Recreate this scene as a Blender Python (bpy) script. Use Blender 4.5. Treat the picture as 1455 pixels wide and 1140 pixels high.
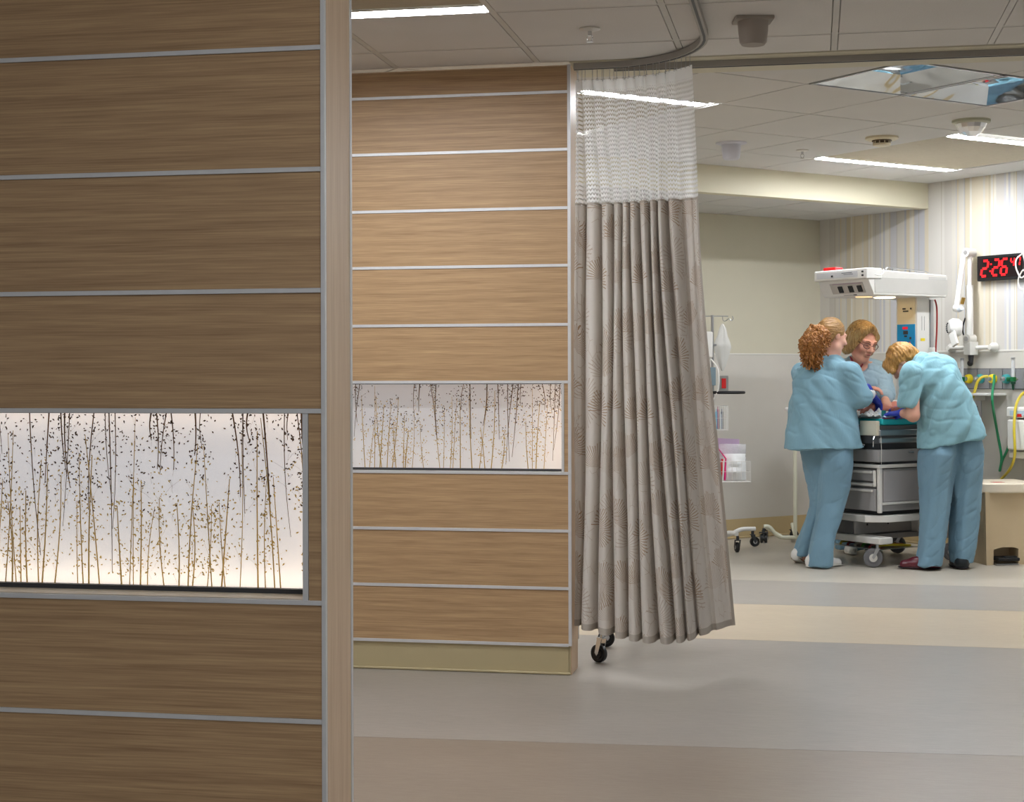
import bpy, bmesh, math, random
import numpy as np
from mathutils import Vector, Matrix, noise as mnoise

for _o in list(bpy.data.objects):
    bpy.data.objects.remove(_o, do_unlink=True)
SC = bpy.context.scene
COL = SC.collection
random.seed(7)
R = math.radians

# ------------------------------------------------------------------ camera
F = 2260.0; YAW = R(10.77); Y0 = 531.5; X0 = 727.5; ROLL = R(-0.15); EYE = 1.32
FW = np.array([-math.sin(YAW), math.cos(YAW), 0.0]); RT = np.array([math.cos(YAW), math.sin(YAW), 0.0])
UP = np.array([0, 0, 1.0]); CAMP = np.array([0, 0, EYE])
cam = bpy.data.cameras.new('camera'); camo = bpy.data.objects.new('camera', cam); COL.objects.link(camo)
cam.sensor_fit = 'HORIZONTAL'; cam.sensor_width = 36; cam.lens = F / 1455 * 36
cam.shift_y = -(570 - Y0) / 1455
cam.clip_start = 0.05; cam.clip_end = 100
camo.matrix_world = (Matrix.Translation((0, 0, EYE)) @ Matrix.Rotation(YAW, 4, 'Z') @
                     Matrix.Rotation(R(90), 4, 'X') @ Matrix.Rotation(ROLL, 4, 'Z'))
SC.camera = camo

# ------------------------------------------------------------------ view, world
vs = SC.view_settings
vs.view_transform = 'Standard'; vs.look = 'None'; vs.exposure = 0.0; vs.gamma = 1.0; vs.use_curve_mapping = False
wd = bpy.data.worlds.new('world'); SC.world = wd; wd.use_nodes = True
wd.node_tree.nodes['Background'].inputs[0].default_value = (0.93, 0.96, 1.0, 1)
wd.node_tree.nodes['Background'].inputs[1].default_value = 0.27
FAR_W, NEAR_W = (46.0, 46.0, 12.0), (38.0, 13.0, 17.0, 10.0)           # watts of each luminaire strip, treatment bay / corridor

# pixel -> place helpers: a pixel gives a direction, the plane touched gives the distance
def ray(px, py):
    a = px - X0; b = py - Y0
    c, s = math.cos(-ROLL), math.sin(-ROLL)
    a, b = a * c - b * s, a * s + b * c
    return FW + RT * a / F - UP * b / F
def onZ(px, py, z): r = ray(px, py); return CAMP + r * ((z - EYE) / r[2])
def onY(px, py, y): r = ray(px, py); return CAMP + r * (y / r[1])
def at(px, py, d): return CAMP + ray(px, py) * d

CZ = 2.68      # corridor ceiling
CZ2 = 2.77     # treatment bay ceiling
PHI = R(47.3)  # the bay stands at an angle to the corridor
U = np.array([math.sin(PHI), math.cos(PHI), 0.0]); V = np.array([-math.cos(PHI), math.sin(PHI), 0.0])
K = np.array([0.860, 12.566, 0.0])      # foot of the striped wall under the end of the bulkhead
ANG_U = math.atan2(U[1], U[0]); ANG_V = math.atan2(V[1], V[0])
def uvp(u, v, z=0.0): p = K + U * u + V * v; return np.array([p[0], p[1], z])

# ------------------------------------------------------------------ materials
def lin(h):
    h = h.lstrip('#'); c = [int(h[i:i + 2], 16) / 255 for i in (0, 2, 4)]
    return tuple((x / 12.92 if x <= .04045 else ((x + .055) / 1.055) ** 2.4) for x in c) + (1.0,)
MATS = {}
class NT:
    def __init__(s, name):
        s.m = bpy.data.materials.new(name); s.m.use_nodes = True; s.t = s.m.node_tree
        s.b = s.t.nodes['Principled BSDF']; s.out = s.t.nodes['Material Output']
    def n(s, typ, **kw):
        nd = s.t.nodes.new('ShaderNode' + typ)
        for k, v in kw.items():
            setattr(nd, k, v)
        return nd
    def l(s, a, b): s.t.links.new(a, b)
    def math(s, op, a, b=None, c=None):
        nd = s.n('Math', operation=op)
        for i, x in enumerate((a, b, c)):
            if x is None: continue
            if isinstance(x, (int, float)): nd.inputs[i].default_value = x
            else: s.l(x, nd.inputs[i])
        return nd.outputs[0]
    def mix(s, f, a, b):
        nd = s.n('Mix', data_type='RGBA')
        for i, x in ((0, f), (6, a), (7, b)):
            if isinstance(x, (int, float)): nd.inputs[i].default_value = x
            elif isinstance(x, tuple): nd.inputs[i].default_value = x
            else: s.l(x, nd.inputs[i])
        return nd.outputs[2]
    def ramp(s, fac, stops, interp='LINEAR'):
        nd = s.n('ValToRGB'); cr = nd.color_ramp; cr.interpolation = interp
        while len(cr.elements) < len(stops): cr.elements.new(0.5)
        for e, (p, c) in zip(cr.elements, stops): e.position = p; e.color = c
        s.l(fac, nd.inputs[0]); return nd.outputs[0]
    def noise(s, vec, scale, detail=3, rough=.5, dist=0):
        nd = s.n('TexNoise'); nd.inputs['Scale'].default_value = scale; nd.inputs['Detail'].default_value = detail
        nd.inputs['Roughness'].default_value = rough; nd.inputs['Distortion'].default_value = dist
        if vec is not None: s.l(vec, nd.inputs['Vector'])
        return nd.outputs['Fac']
    def coord(s, which='Object', scale=(1, 1, 1), loc=None, rnd=False, rot=(0, 0, 0)):
        tc = s.n('TexCoord'); mp = s.n('Mapping'); s.l(tc.outputs[which], mp.inputs['Vector'])
        mp.inputs['Scale'].default_value = scale; mp.inputs['Rotation'].default_value = rot
        if rnd:
            oi = s.n('ObjectInfo'); v = s.math('MULTIPLY', oi.outputs['Random'], 37.0)
            cx = s.n('CombineXYZ'); s.l(v, cx.inputs[0]); s.l(v, cx.inputs[1]); s.l(v, cx.inputs[2])
            s.l(cx.outputs[0], mp.inputs['Location'])
        elif loc: mp.inputs['Location'].default_value = loc
        return mp.outputs[0]
    def bump(s, h, strength=.2, dist=.01):
        nd = s.n('Bump'); nd.inputs['Strength'].default_value = strength; nd.inputs['Distance'].default_value = dist
        s.l(h, nd.inputs['Height']); s.l(nd.outputs[0], s.b.inputs['Normal'])
    def set(s, color=None, rough=None, metal=None, spec=None, **kw):
        if color is not None:
            if isinstance(color, tuple): s.b.inputs['Base Color'].default_value = color
            else: s.l(color, s.b.inputs['Base Color'])
        if rough is not None: s.b.inputs['Roughness'].default_value = rough
        if metal is not None: s.b.inputs['Metallic'].default_value = metal
        if spec is not None: s.b.inputs['Specular IOR Level'].default_value = spec
        for k, v in kw.items(): s.b.inputs[k].default_value = v
        return s

def mat(name, col, rough=.5, metal=0, spec=.4, var=.06, vscale=6, bump=0.0, bscale=60, **kw):
    """plain material with a little procedural unevenness"""
    if name in MATS: return MATS[name]
    t = NT(name); c = lin(col); v = t.coord()
    f = t.noise(v, vscale, 4)
    d = tuple(max(0, x * (1 - var * 2)) for x in c[:3]) + (1,); e = tuple(min(1, x * (1 + var)) for x in c[:3]) + (1,)
    t.set(t.mix(f, d, e), rough, metal, spec, **kw)
    if bump: t.bump(t.noise(v, bscale, 3), bump, .004)
    MATS[name] = t.m; return t.m
def emat(name, col, strength, base=None):
    if name in MATS: return MATS[name]
    t = NT(name); t.set(lin(base or col), .4)
    t.b.inputs['Emission Color'].default_value = lin(col); t.b.inputs['Emission Strength'].default_value = strength
    MATS[name] = t.m; return t.m

def wood(name, axis=0, dark='8d6a45', light='c4a07a', rough=.42):
    t = NT(name)
    sc = [16.0, 16.0, 16.0]; sc[axis] = .45
    v = t.coord('Object', tuple(sc), rnd=True)
    warp = t.noise(v, 1.2, 2)
    f1 = t.noise(v, 4.0, 6, .62, .5)
    sc2 = [95.0, 95.0, 95.0]; sc2[axis] = 1.7
    v2 = t.coord('Object', tuple(sc2), rnd=True)
    f2 = t.noise(v2, 3.0, 3, .6)
    sc3 = [3.2, 3.2, 3.2]; sc3[axis] = .35
    wv = t.n('TexWave', wave_type='RINGS', rings_direction='XYZ'[axis]); wv.inputs['Scale'].default_value = 3.0
    wv.inputs['Distortion'].default_value = 5.0; wv.inputs['Detail'].default_value = 3; wv.inputs['Detail Scale'].default_value = 1.2
    t.l(t.coord('Object', tuple(sc3), rnd=True), wv.inputs['Vector'])
    f = t.math('ADD', t.math('MULTIPLY', f1, .26), t.math('MULTIPLY', f2, .78))
    f = t.math('ADD', f, t.math('MULTIPLY', wv.outputs['Fac'], .09))
    f = t.math('SUBTRACT', f, .06)
    c = t.ramp(f, [(.24, lin(dark)), (.5, tuple((a + b) / 2 for a, b in zip(lin(dark), lin(light)))), (.76, lin(light))])
    t.set(c, rough, 0, .35); t.bump(f2, .12, .002)
    MATS[name] = t.m; return t.m

WOOD = wood('oak_laminate', 0, '937353', 'caa97f')
WOODV = wood('oak_laminate_upright', 2, 'c6a683', 'e3caac')
ALU = mat('brushed_aluminium', 'd9d9d9', .42, .3, .5, .04, 30)
ALU_D = mat('dark_aluminium', '5c6065', .4, .8, .5)
CREAM = mat('cream_paint', 'dcd6bd', .55, var=.02)
CREAM_D = mat('beige_paint', 'd0cbb6', .6, var=.02)
WAINS = mat('wainscot_sheet', 'd2cec5', .4, var=.02)
BASE = mat('cove_base_tan', 'c3ae84', .45, var=.04)
BASE_G = mat('cove_base_olive', 'b9aa84', .45, var=.04)
TILE = mat('ceiling_tile', 'e2e0dc', .9, 0, .1, .03, 3, .25, 140)
TILE_F = mat('ceiling_tile_bay', 'd5d4d1', .9, 0, .1, .03, 3, .25, 140)
GRID = mat('ceiling_grid', 'd6d4ce', .5, 0, .4)
WHITE = mat('white_plastic', 'e9e8e3', .35, 0, .5, .02)
WHITE2 = mat('offwhite_enamel', 'dcdad3', .35, 0, .5, .02)
GREY = mat('grey_enamel', '9b9a98', .4, .15, .5, .03)
GREY_L = mat('light_grey_enamel', 'b8b7b5', .38, .1, .5, .03)
GREY_D = mat('dark_grey_plastic', '3b3c3f', .45)
BLACK = mat('black_rubber', '17181a', .45)
CHROME = mat('chrome', 'd0d2d4', .14, 1, .5, .02)
STEEL = mat('satin_steel', 'b4b6b8', .28, .95, .5, .03)
IVORY = mat('ivory_plastic', 'd9cfb2', .4, 0, .4, .03)
RED = mat('red_plastic', 'd81d20', .35, 0, .5)
TUBE_G = mat('green_hose', '1f8a5b', .35, 0, .5)
TUBE_Y = mat('yellow_hose', 'd8c33c', .35, 0, .5)
GREEN_D = mat('dark_green_plastic', '0f6a3d', .35)
YELLOW = mat('yellow_plastic', 'ecd51f', .35)
TEAL = mat('teal_plastic', '2d8f90', .35)

# ------------------------------------------------------------------ mesh helpers
class MB:
    def __init__(s): s.v = []; s.f = []
    def add(s, vs, fs):
        o = len(s.v); s.v += [tuple(float(c) for c in p) for p in vs]; s.f += [tuple(i + o for i in f) for f in fs]; return s
    def box(s, x0, x1, y0, y1, z0, z1):
        x0, x1 = sorted((x0, x1)); y0, y1 = sorted((y0, y1)); z0, z1 = sorted((z0, z1))
        return s.add([(x0, y0, z0), (x1, y0, z0), (x1, y1, z0), (x0, y1, z0), (x0, y0, z1), (x1, y0, z1), (x1, y1, z1), (x0, y1, z1)],
                     [(0, 3, 2, 1), (4, 5, 6, 7), (0, 1, 5, 4), (1, 2, 6, 5), (2, 3, 7, 6), (3, 0, 4, 7)])
    def bar(s, a, b, w, h, up=(0, 0, 1)):
        a = Vector(a); b = Vector(b); d = (b - a).normalized(); up = Vector(up)
        if abs(d.dot(up)) > .98: up = Vector((0, 1, 0))
        x = d.cross(up).normalized() * (w / 2); y = x.cross(d).normalized() * (h / 2)
        vs = [p + i * x + j * y for p in (a, b) for i, j in ((-1, -1), (1, -1), (1, 1), (-1, 1))]
        return s.add(vs, [(0, 1, 2, 3), (7, 6, 5, 4), (0, 4, 5, 1), (1, 5, 6, 2), (2, 6, 7, 3), (3, 7, 4, 0)])
    def tube(s, pts, r, n=10, closed=False, caps=True):
        pts = [Vector(p) for p in pts]; m = len(pts)
        rs = r if isinstance(r, (list, tuple)) else [r] * m
        prev = None; vs = []
        for i, p in enumerate(pts):
            if closed: d = pts[(i + 1) % m] - pts[i - 1]
            else: d = pts[min(i + 1, m - 1)] - pts[max(i - 1, 0)]
            if d.length < 1e-9: d = Vector((0, 0, 1))
            d.normalize()
            if prev is None:
                a = Vector((0, 0, 1)) if abs(d.z) < .9 else Vector((1, 0, 0)); x = d.cross(a).normalized()
            else:
                x = prev - d * prev.dot(d)
                x = x.normalized() if x.length > 1e-6 else d.orthogonal().normalized()
            prev = x; y = d.cross(x)
            for k in range(n):
                t = 2 * math.pi * k / n; vs.append(p + (x * math.cos(t) + y * math.sin(t)) * rs[i])
        fs = []
        for i in range(m if closed else m - 1):
            j = (i + 1) % m
            for k in range(n):
                q = (k + 1) % n; fs.append((i * n + k, i * n + q, j * n + q, j * n + k))
        if caps and not closed:
            fs.append(tuple(reversed(range(n)))); fs.append(tuple((m - 1) * n + k for k in range(n)))
        return s.add(vs, fs)
    def cyl(s, a, b, r, n=20, r2=None): return s.tube([a, b], [r, r if r2 is None else r2], n)
    def lathe(s, prof, c=(0, 0, 0), axis=(0, 0, 1), n=24):
        ax = Vector(axis).normalized(); x = ax.orthogonal().normalized(); y = ax.cross(x); c = Vector(c); vs = []
        for r, h in prof:
            for k in range(n):
                t = 2 * math.pi * k / n; vs.append(c + ax * h + (x * math.cos(t) + y * math.sin(t)) * max(r, 1e-5))
        fs = []; m = len(prof)
        for i in range(m - 1):
            for k in range(n):
                q = (k + 1) % n; fs.append((i * n + k, i * n + q, (i + 1) * n + q, (i + 1) * n + k))
        fs.append(tuple(reversed(range(n)))); fs.append(tuple((m - 1) * n + k for k in range(n)))
        return s.add(vs, fs)
    def prism(s, poly, fn0, fn1):
        """poly: 2d points; fn0/fn1 map a 2d point to the two end faces"""
        n = len(poly); vs = [fn0(*p) for p in poly] + [fn1(*p) for p in poly]
        fs = [tuple(reversed(range(n))), tuple(range(n, 2 * n))] + [(i, (i + 1) % n, n + (i + 1) % n, n + i) for i in range(n)]
        return s.add(vs, fs)
    def sphere(s, c, r, n=16, m=10):
        rx, ry, rz = r if isinstance(r, (list, tuple)) else (r, r, r); vs = []; fs = []
        for i in range(m + 1):
            a = math.pi * i / m
            for k in range(n):
                t = 2 * math.pi * k / n
                vs.append((c[0] + rx * math.sin(a) * math.cos(t), c[1] + ry * math.sin(a) * math.sin(t), c[2] - rz * math.cos(a)))
        for i in range(m):
            for k in range(n):
                q = (k + 1) % n; fs.append((i * n + k, i * n + q, (i + 1) * n + q, (i + 1) * n + k))
        return s.add(vs, fs)
    def mesh(s, name, m, smooth=False):
        me = bpy.data.meshes.new(name); me.from_pydata(s.v, [], s.f)
        bm = bmesh.new(); bm.from_mesh(me); bmesh.ops.remove_doubles(bm, verts=bm.verts, dist=1e-6)
        bmesh.ops.recalc_face_normals(bm, faces=bm.faces); bm.to_mesh(me); bm.free()
        if m: me.materials.append(m)
        if smooth: me.polygons.foreach_set('use_smooth', [True] * len(me.polygons))
        return me
    def build(s, name, m, parent=None, smooth=False, bevel=0, seg=2, kind=None, label=None):
        o = bpy.data.objects.new(name, s.mesh(name, m, smooth)); COL.objects.link(o)
        if parent: o.parent = parent
        if bevel:
            b = o.modifiers.new('bevel', 'BEVEL'); b.width = bevel; b.segments = seg; b.limit_method = 'ANGLE'; b.angle_limit = R(35)
            if not smooth: o.data.polygons.foreach_set('use_smooth', [True] * len(o.data.polygons))
            try: b.harden_normals = True
            except Exception: pass
        elif smooth:
            try: o.data.set_sharp_from_angle(angle=R(42))
            except Exception: pass
        if kind: o['kind'] = kind
        if label: o['label'] = label
        return o
def box(name, m, x0, x1, y0, y1, z0, z1, parent=None, bevel=0.0, **kw):
    return MB().box(x0, x1, y0, y1, z0, z1).build(name, m, parent, bevel=bevel, **kw)
def tag(o, label=None, cat=None, group=None, kind=None):
    for k, v in (('label', label), ('category', cat), ('group', group), ('kind', kind)):
        if v: o[k] = v
    return o
def empty(name, loc=(0, 0, 0), rz=0.0, label=None, cat=None, group=None, kind=None):
    o = bpy.data.objects.new(name, None); COL.objects.link(o); o.empty_display_size = .1
    o.location = tuple(float(c) for c in loc); o.rotation_euler = (0, 0, rz)
    return tag(o, label, cat, group, kind)
def inst(name, me, parent, loc=(0, 0, 0), rz=0.0):
    o = bpy.data.objects.new(name, me); COL.objects.link(o); o.parent = parent
    o.location = loc; o.rotation_euler = (0, 0, rz); return o
def copy_tree(o, parent=None):
    c = o.copy(); COL.objects.link(c); c.parent = parent
    for ch in list(o.children): copy_tree(ch, c)
    return c
def clip_poly(poly, inside, cross):
    out = []
    for i, p in enumerate(poly):
        q = poly[(i + 1) % len(poly)]; a, b = inside(p), inside(q)
        if a: out.append(p)
        if a != b: out.append(cross(p, q))
    return out
def smooth_path(pts, n=6):
    """catmull-rom through points"""
    P = [Vector(p) for p in pts]; out = []
    for i in range(len(P) - 1):
        p0 = P[max(i - 1, 0)]; p1 = P[i]; p2 = P[i + 1]; p3 = P[min(i + 2, len(P) - 1)]
        for k in range(n):
            t = k / n
            out.append(.5 * ((2 * p1) + (p2 - p0) * t + (2 * p0 - 5 * p1 + 4 * p2 - p3) * t * t + (3 * p1 - p0 - 3 * p2 + p3) * t ** 3))
    out.append(P[-1]); return out

# ================================================================== FLOOR
def lino(name, c1, c2):
    t = NT(name)
    f = t.noise(t.coord('Object', (5, 60, 1)), 2.2, 5, .65, .6)
    g = t.noise(t.coord('Object', (1.1, 2.5, 1)), 1.5, 3)
    h = t.noise(t.coord('Object', (70, 240, 1)), 2.0, 2)
    f = t.math('ADD', t.math('MULTIPLY', f, .6), t.math('ADD', t.math('MULTIPLY', g, .2), t.math('MULTIPLY', h, .2)))
    t.set(t.ramp(f, [(.3, lin(c1)), (.7, lin(c2))]), .33, 0, .4)
    t.bump(h, .03, .001); MATS[name] = t.m; return t.m
LINO_GREY = lino('sheet_vinyl_grey', '8f887f', 'a8a198')
LINO_TAUPE = lino('sheet_vinyl_taupe', '85786a', '9c8f80')
LINO_BEIGE = lino('sheet_vinyl_beige', 'b5a68e', 'cdbea6')
LINO_PALE = lino('sheet_vinyl_pale', 'b0a99b', 'c6beb0')
LINO_MID = lino('sheet_vinyl_midgrey', '98928a', 'aea89e')
floor = box('floor', LINO_GREY, -7, 7, -3, 18, -.10, -.004); floor['kind'] = 'structure'
def seam(p, q):
    a, b = onZ(*p, 0), onZ(*q, 0); s = (b[1] - a[1]) / (b[0] - a[0])
    return lambda x: a[1] + (x - a[0]) * s
SEAMS = [lambda x: 3.3 + .03 * x, seam((500, 1047), (1455, 1075)), seam((1040, 909), (1455, 922)), seam((1040, 858), (1455, 869)), seam((1040, 824), (1455, 835))]
edges = [lambda x: -3.0] + SEAMS + [lambda x: 18.0]
for i, m in enumerate((LINO_GREY, LINO_TAUPE, LINO_GREY, LINO_BEIGE, LINO_MID, LINO_PALE)):
    g = .0015
    poly = [(-7, edges[i](-7) + g), (7, edges[i](7) + g), (7, edges[i + 1](7) - g), (-7, edges[i + 1](-7) - g)]
    MB().prism(poly, lambda x, y: (x, y, -.004), lambda x, y: (x, y, 0)).build('vinyl_sheet', m, floor)

# ================================================================== PANELLED WALLS
GLASS = NT('clear_resin')
_tr = GLASS.n('BsdfTransparent'); _gl = GLASS.n('BsdfGlossy'); _gl.inputs['Roughness'].default_value = .12
_lw = GLASS.n('LayerWeight'); _lw.inputs['Blend'].default_value = .25
_mx = GLASS.n('MixShader'); GLASS.l(GLASS.math('MULTIPLY', _lw.outputs['Fresnel'], .8), _mx.inputs[0])
GLASS.l(_tr.outputs[0], _mx.inputs[1]); GLASS.l(_gl.outputs[0], _mx.inputs[2]); GLASS.l(_mx.outputs[0], GLASS.out.inputs['Surface'])
GLASS = GLASS.m
FROST = {True: emat('glowing_backing', 'eef2ff', .34, 'f3f2f0'), False: emat('glowing_backing_dim', 'e8eeff', .20, 'f3f2f0')}  # backing glows by itself, added in place of light from behind the panel
STEM_D = mat('stem_dark_brown', '7d5a2a', .6, var=.2)
STEM_G = mat('stem_golden', 'd6b25e', .55, var=.2)
SEED_D = mat('seed_dark_brown', '5e421a', .6, var=.25, vscale=80)
SEED_G = mat('seed_golden', 'e8c875', .5, var=.2, vscale=80)

def stem_set(rng, x0, x1, z0, z1, y, per_m, th):
    """returns dark stems, gold stems (lists of MB) and seed builders"""
    W = x1 - x0; Hh = z1 - z0; stems = []; sd = MB(); sg = MB()
    def seed(mb, p, s):
        a = rng.uniform(0, 6.28); d = Vector((math.cos(a), 0, math.sin(a))); n = Vector((-d.z, 0, d.x)); q = Vector((0, 1, 0))
        p = Vector(p); L = s * rng.uniform(.8, 1.4)
        mb.add([p - d * L, p + d * L, p + n * s * .6, p - n * s * .6, p + q * s * .5, p - q * s * .5],
               [(0, 2, 4), (2, 1, 4), (1, 3, 4), (3, 0, 4), (2, 0, 5), (1, 2, 5), (3, 1, 5), (0, 3, 5)])
    def filament(mb, a, b, r): mb.tube([a, (Vector(a) + Vector(b)) / 2 + Vector((rng.uniform(-.003, .003), 0, .002)), b], r, 3, caps=False)
    n = int(W * per_m)
    for i in range(n):
        x = x0 + W * (i + rng.uniform(.1, .9)) / n; yy = y + rng.uniform(-.004, .004)
        mb = MB(); top = rng.random() < .45
        L = Hh * (rng.uniform(.15, .95) if top else rng.uniform(.45, .99))
        lean = rng.uniform(-.06, .06) * L * 2; bend = rng.uniform(-.006, .006)
        pts = []
        for k in range(7):
            t = k / 6; z = (z1 - L * t) if top else (z0 + L * t)
            pts.append((min(max(x + lean * t + bend * math.sin(t * 3.1), x0 + .003), x1 - .003), yy, z))
        r0 = th * rng.uniform(.7, 1.35)
        mb.tube(pts, [r0 * (1 - .5 * k / 6) for k in range(7)], 4)
        nseed = int(rng.uniform(26, 70) if not top else rng.uniform(14, 44))
        for k in range(nseed):
            if top:
                zc = z1 - Hh * min(abs(rng.gauss(0, .28)), .95)
                px = x + rng.gauss(0, .016)
            else:
                tt = rng.uniform(.12, 1.08); zc = z0 + L * tt; px = x + lean * min(tt, 1) + rng.gauss(0, .012)
            zc = min(max(zc, z0 + .004), z1 - .004); px = min(max(px, x0 + .004), x1 - .004)
            hfrac = (zc - z0) / Hh
            dark = hfrac + rng.uniform(-.25, .25) > .62
            p = (px, yy + rng.uniform(-.003, .003), zc); seed(sd if dark else sg, p, th * rng.uniform(1.3, 2.4))
            if rng.random() < .12: filament(mb, (px, yy, zc), (x + lean * .5, yy, max(zc - rng.uniform(.015, .04), z0 + .003)), th * .16)
        stems.append((mb, top))
    return stems, sd, sg

def panel_wall(name, Yf, x_left, x_edge, x_end, thick, trims, open_i, res_x, vt, ytop, sheet_in, per_m, th, added_led, base_h, rng, split):
    """panelled partition: planks between aluminium strips, a resin picture panel in row open_i, a thick end"""
    w = empty(name, ((x_left + x_end) / 2, Yf, 0), 0, kind='structure'); off = (x_left + x_end) / 2
    def lx(a): return a - off
    def B(n, m, x0, x1, y0, y1, z0, z1, **k): return box(n, m, lx(x0), lx(x1), y0, y1, z0, z1, w, **k)
    zs = trims; zo1, zo0 = zs[open_i], zs[open_i + 1]
    # core with the cavity for the resin panel
    B('core', WOODV, x_left, x_end - .002, .012, thick - .012, zo1, ytop)
    B('core', WOODV, x_left, x_end - .002, .012, thick - .012, 0.0 if not base_h else .0, zo0)
    B('core', WOODV, res_x + .0, x_end - .002, .012, thick - .012, zo0, zo1)
    B('backing_sheet', FROST[split], x_left, res_x, thick - .03, thick - .012, zo0, zo1)
    B('back_panel', WOOD, x_left, x_end - .002, thick - .012, thick - .002, base_h, ytop)
    t = .005 if Yf < 5 else .0065
    rows = [(ytop, zs[0])] + [(zs[i], zs[i + 1]) for i in range(len(zs) - 1)]
    if not base_h: rows.append((zs[-1], 0.02))
    for i, (a, b) in enumerate(rows):
        if i - 1 == open_i: B('panel', WOOD, vt + .001, x_edge, 0, .012, b + t, a - t)
        else: B('panel', WOOD, x_left, x_edge, 0, .012, b + t, a - t, bevel=.0012)
    for z in zs: B('trim_strip', ALU, x_left, x_edge, -.004, .012, z - t, z + t, bevel=.0008)
    B('trim_strip', ALU, res_x, vt, -.002, .05, zo0 + t, zo1 - t)
    # corner profiles and end face
    B('corner_profile', ALU, x_edge, x_end, -.004, .008, base_h, ytop, bevel=.001)
    B('end_panel', WOODV, x_end - .012, x_end, .008, thick - .014, base_h, ytop)
    B('corner_profile', ALU, x_end - .01, x_end + .002, thick - .014, thick, base_h, ytop, bevel=.001)
    # sill, gasket, sheet
    B('sill', mat('sill_laminate', 'd9cbb4', .4), x_left, res_x, .004, thick - .03, zo0 - .001, zo0 + t)
    B('gasket', GREY_D, x_left, res_x, sheet_in - .006, sheet_in + .012, zo0 + t, zo0 + t + .010)
    B('gasket', GREY_D, x_left, res_x, sheet_in - .004, sheet_in + .012, zo1 - t - .003, zo1 - t)
    sh = B('resin_sheet', GLASS, x_left, res_x, sheet_in, sheet_in + .002, zo0 + t + .006, zo1 - t)
    sh['label'] = 'clear resin sheet with dried grass stems and seeds inside'
    stems, sd, sg = stem_set(rng, lx(x_left), lx(res_x), zo0 + t + .007, zo1 - t - .003, sheet_in + .008, per_m, th)
    if split:
        for mb, top in stems: mb.build('grass_stem', STEM_D if top else STEM_G, sh)
    else:
        for tt, m in ((True, STEM_D), (False, STEM_G)):
            j = MB()
            for mb, top in stems:
                if top == tt: j.add(mb.v, mb.f)
            j.build('grass_stems', m, sh, kind='stuff')
    sd.build('dark_seeds', SEED_D, sh, kind='stuff'); sg.build('golden_seeds', SEED_G, sh, kind='stuff')
    for nm, x0, x1, za, zb, e in (('light_strip', x_left + .01, res_x - .01, zo0 + t + .001, zo0 + t + .004, added_led[0]),
                              ('light_strip', x_left + .01, res_x - .01, zo1 - .0045, zo1 - .0015, added_led[1]),
                              ('light_strip', res_x - .008, res_x - .004, zo0 + .03, zo1 - .03, added_led[2])):
        if e: B(nm, emat('added_led_%g' % e, 'fff1dc', e), x0, x1, sheet_in + .022, sheet_in + .034, za, zb)  # hidden strips added to brighten the resin panel along its edges
    if base_h:
        B('cove_base', BASE_G, x_left, x_end - .012, .006, .014, 0.004, base_h - .002)
        B('cove_base', BASE_G, x_end - .014, x_end - .006, .006, thick - .004, 0.004, base_h - .002)
        B('cove_toe', BASE_G, x_left, x_end - .004, -.004, .008, 0.0005, .012, bevel=.005)
    return w
FGT = [2.520, 2.264, 2.008, 1.752, 1.497, 1.243, .839, .589, .335, .085]
panel_wall('wall_near', 3.21, -2.75, -1.0185, -1.009, .192, FGT, 5, -1.060, -1.048, CZ, .095, 74, .0016, (5.5, 3.2, 2.6), 0, random.Random(3), True)
MIDT = [2.555, 2.303, 2.047, 1.795, 1.536, 1.284, .884, .631, .379, .131]
panel_wall('wall_middle', 6.883, -3.6, -1.060, -1.046, .205, MIDT, 5, -1.089, -1.078, CZ - .006, .03, 46, .0019, (2.2, 1.4, 9), .128, random.Random(11), False)

# ================================================================== CORRIDOR CEILING
ceil = box('ceiling', TILE, -3.8, 4.2, -2.2, 6.85, CZ + .022, CZ + .06); ceil['kind'] = 'structure'
XL = [.084 + .635 * i for i in range(-6, 6)]; YL = [6.85] + [6.50 - .64 * i for i in range(0, 14)]
LUM_N = [(-2.456, -1.186, 4.58, 5.86), (.719, 1.989, 3.30, 4.58), (-.551, .719, .74, 2.02), (-2.456, -1.186, -1.18, .10)]  # all but the first are unseen lights, added to brighten the corridor
def covered(x0, x1, y0, y1, L):
    return any(x0 > a - .05 and x1 < b + .05 and y0 > c - .05 and y1 < d + .05 for a, b, c, d in L)
tmesh = {}
for i in range(len(XL) - 1):
    for j in range(len(YL) - 1):
        x0, x1, y1, y0 = XL[i], XL[i + 1], YL[j], YL[j + 1]
        if covered(x0, x1, y0, y1, LUM_N): continue
        key = j == 0; g = .012
        if key not in tmesh:
            mb = MB(); w, h = (x1 - x0) / 2 - g, (y1 - y0) / 2 - g
            mb.prism([(-w, -h), (w, -h), (w, h), (-w, h)], lambda a, b: (a * (1 - .004 / w), b * (1 - .004 / h), 0), lambda a, b: (a, b, .02))
            tmesh[key] = mb.mesh('ceiling_tile', TILE)
        inst('ceiling_tile', tmesh[key], ceil, ((x0 + x1) / 2, (y0 + y1) / 2, CZ))
for x in XL: box('grid_bar', GRID, x - .012, x + .012, YL[-1], 6.85, CZ + .0012, CZ + .022, ceil)
for y in YL: box('grid_bar', GRID, XL[0], XL[-1], y - .012, y + .012, CZ + .0016, CZ + .022, ceil)

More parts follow.
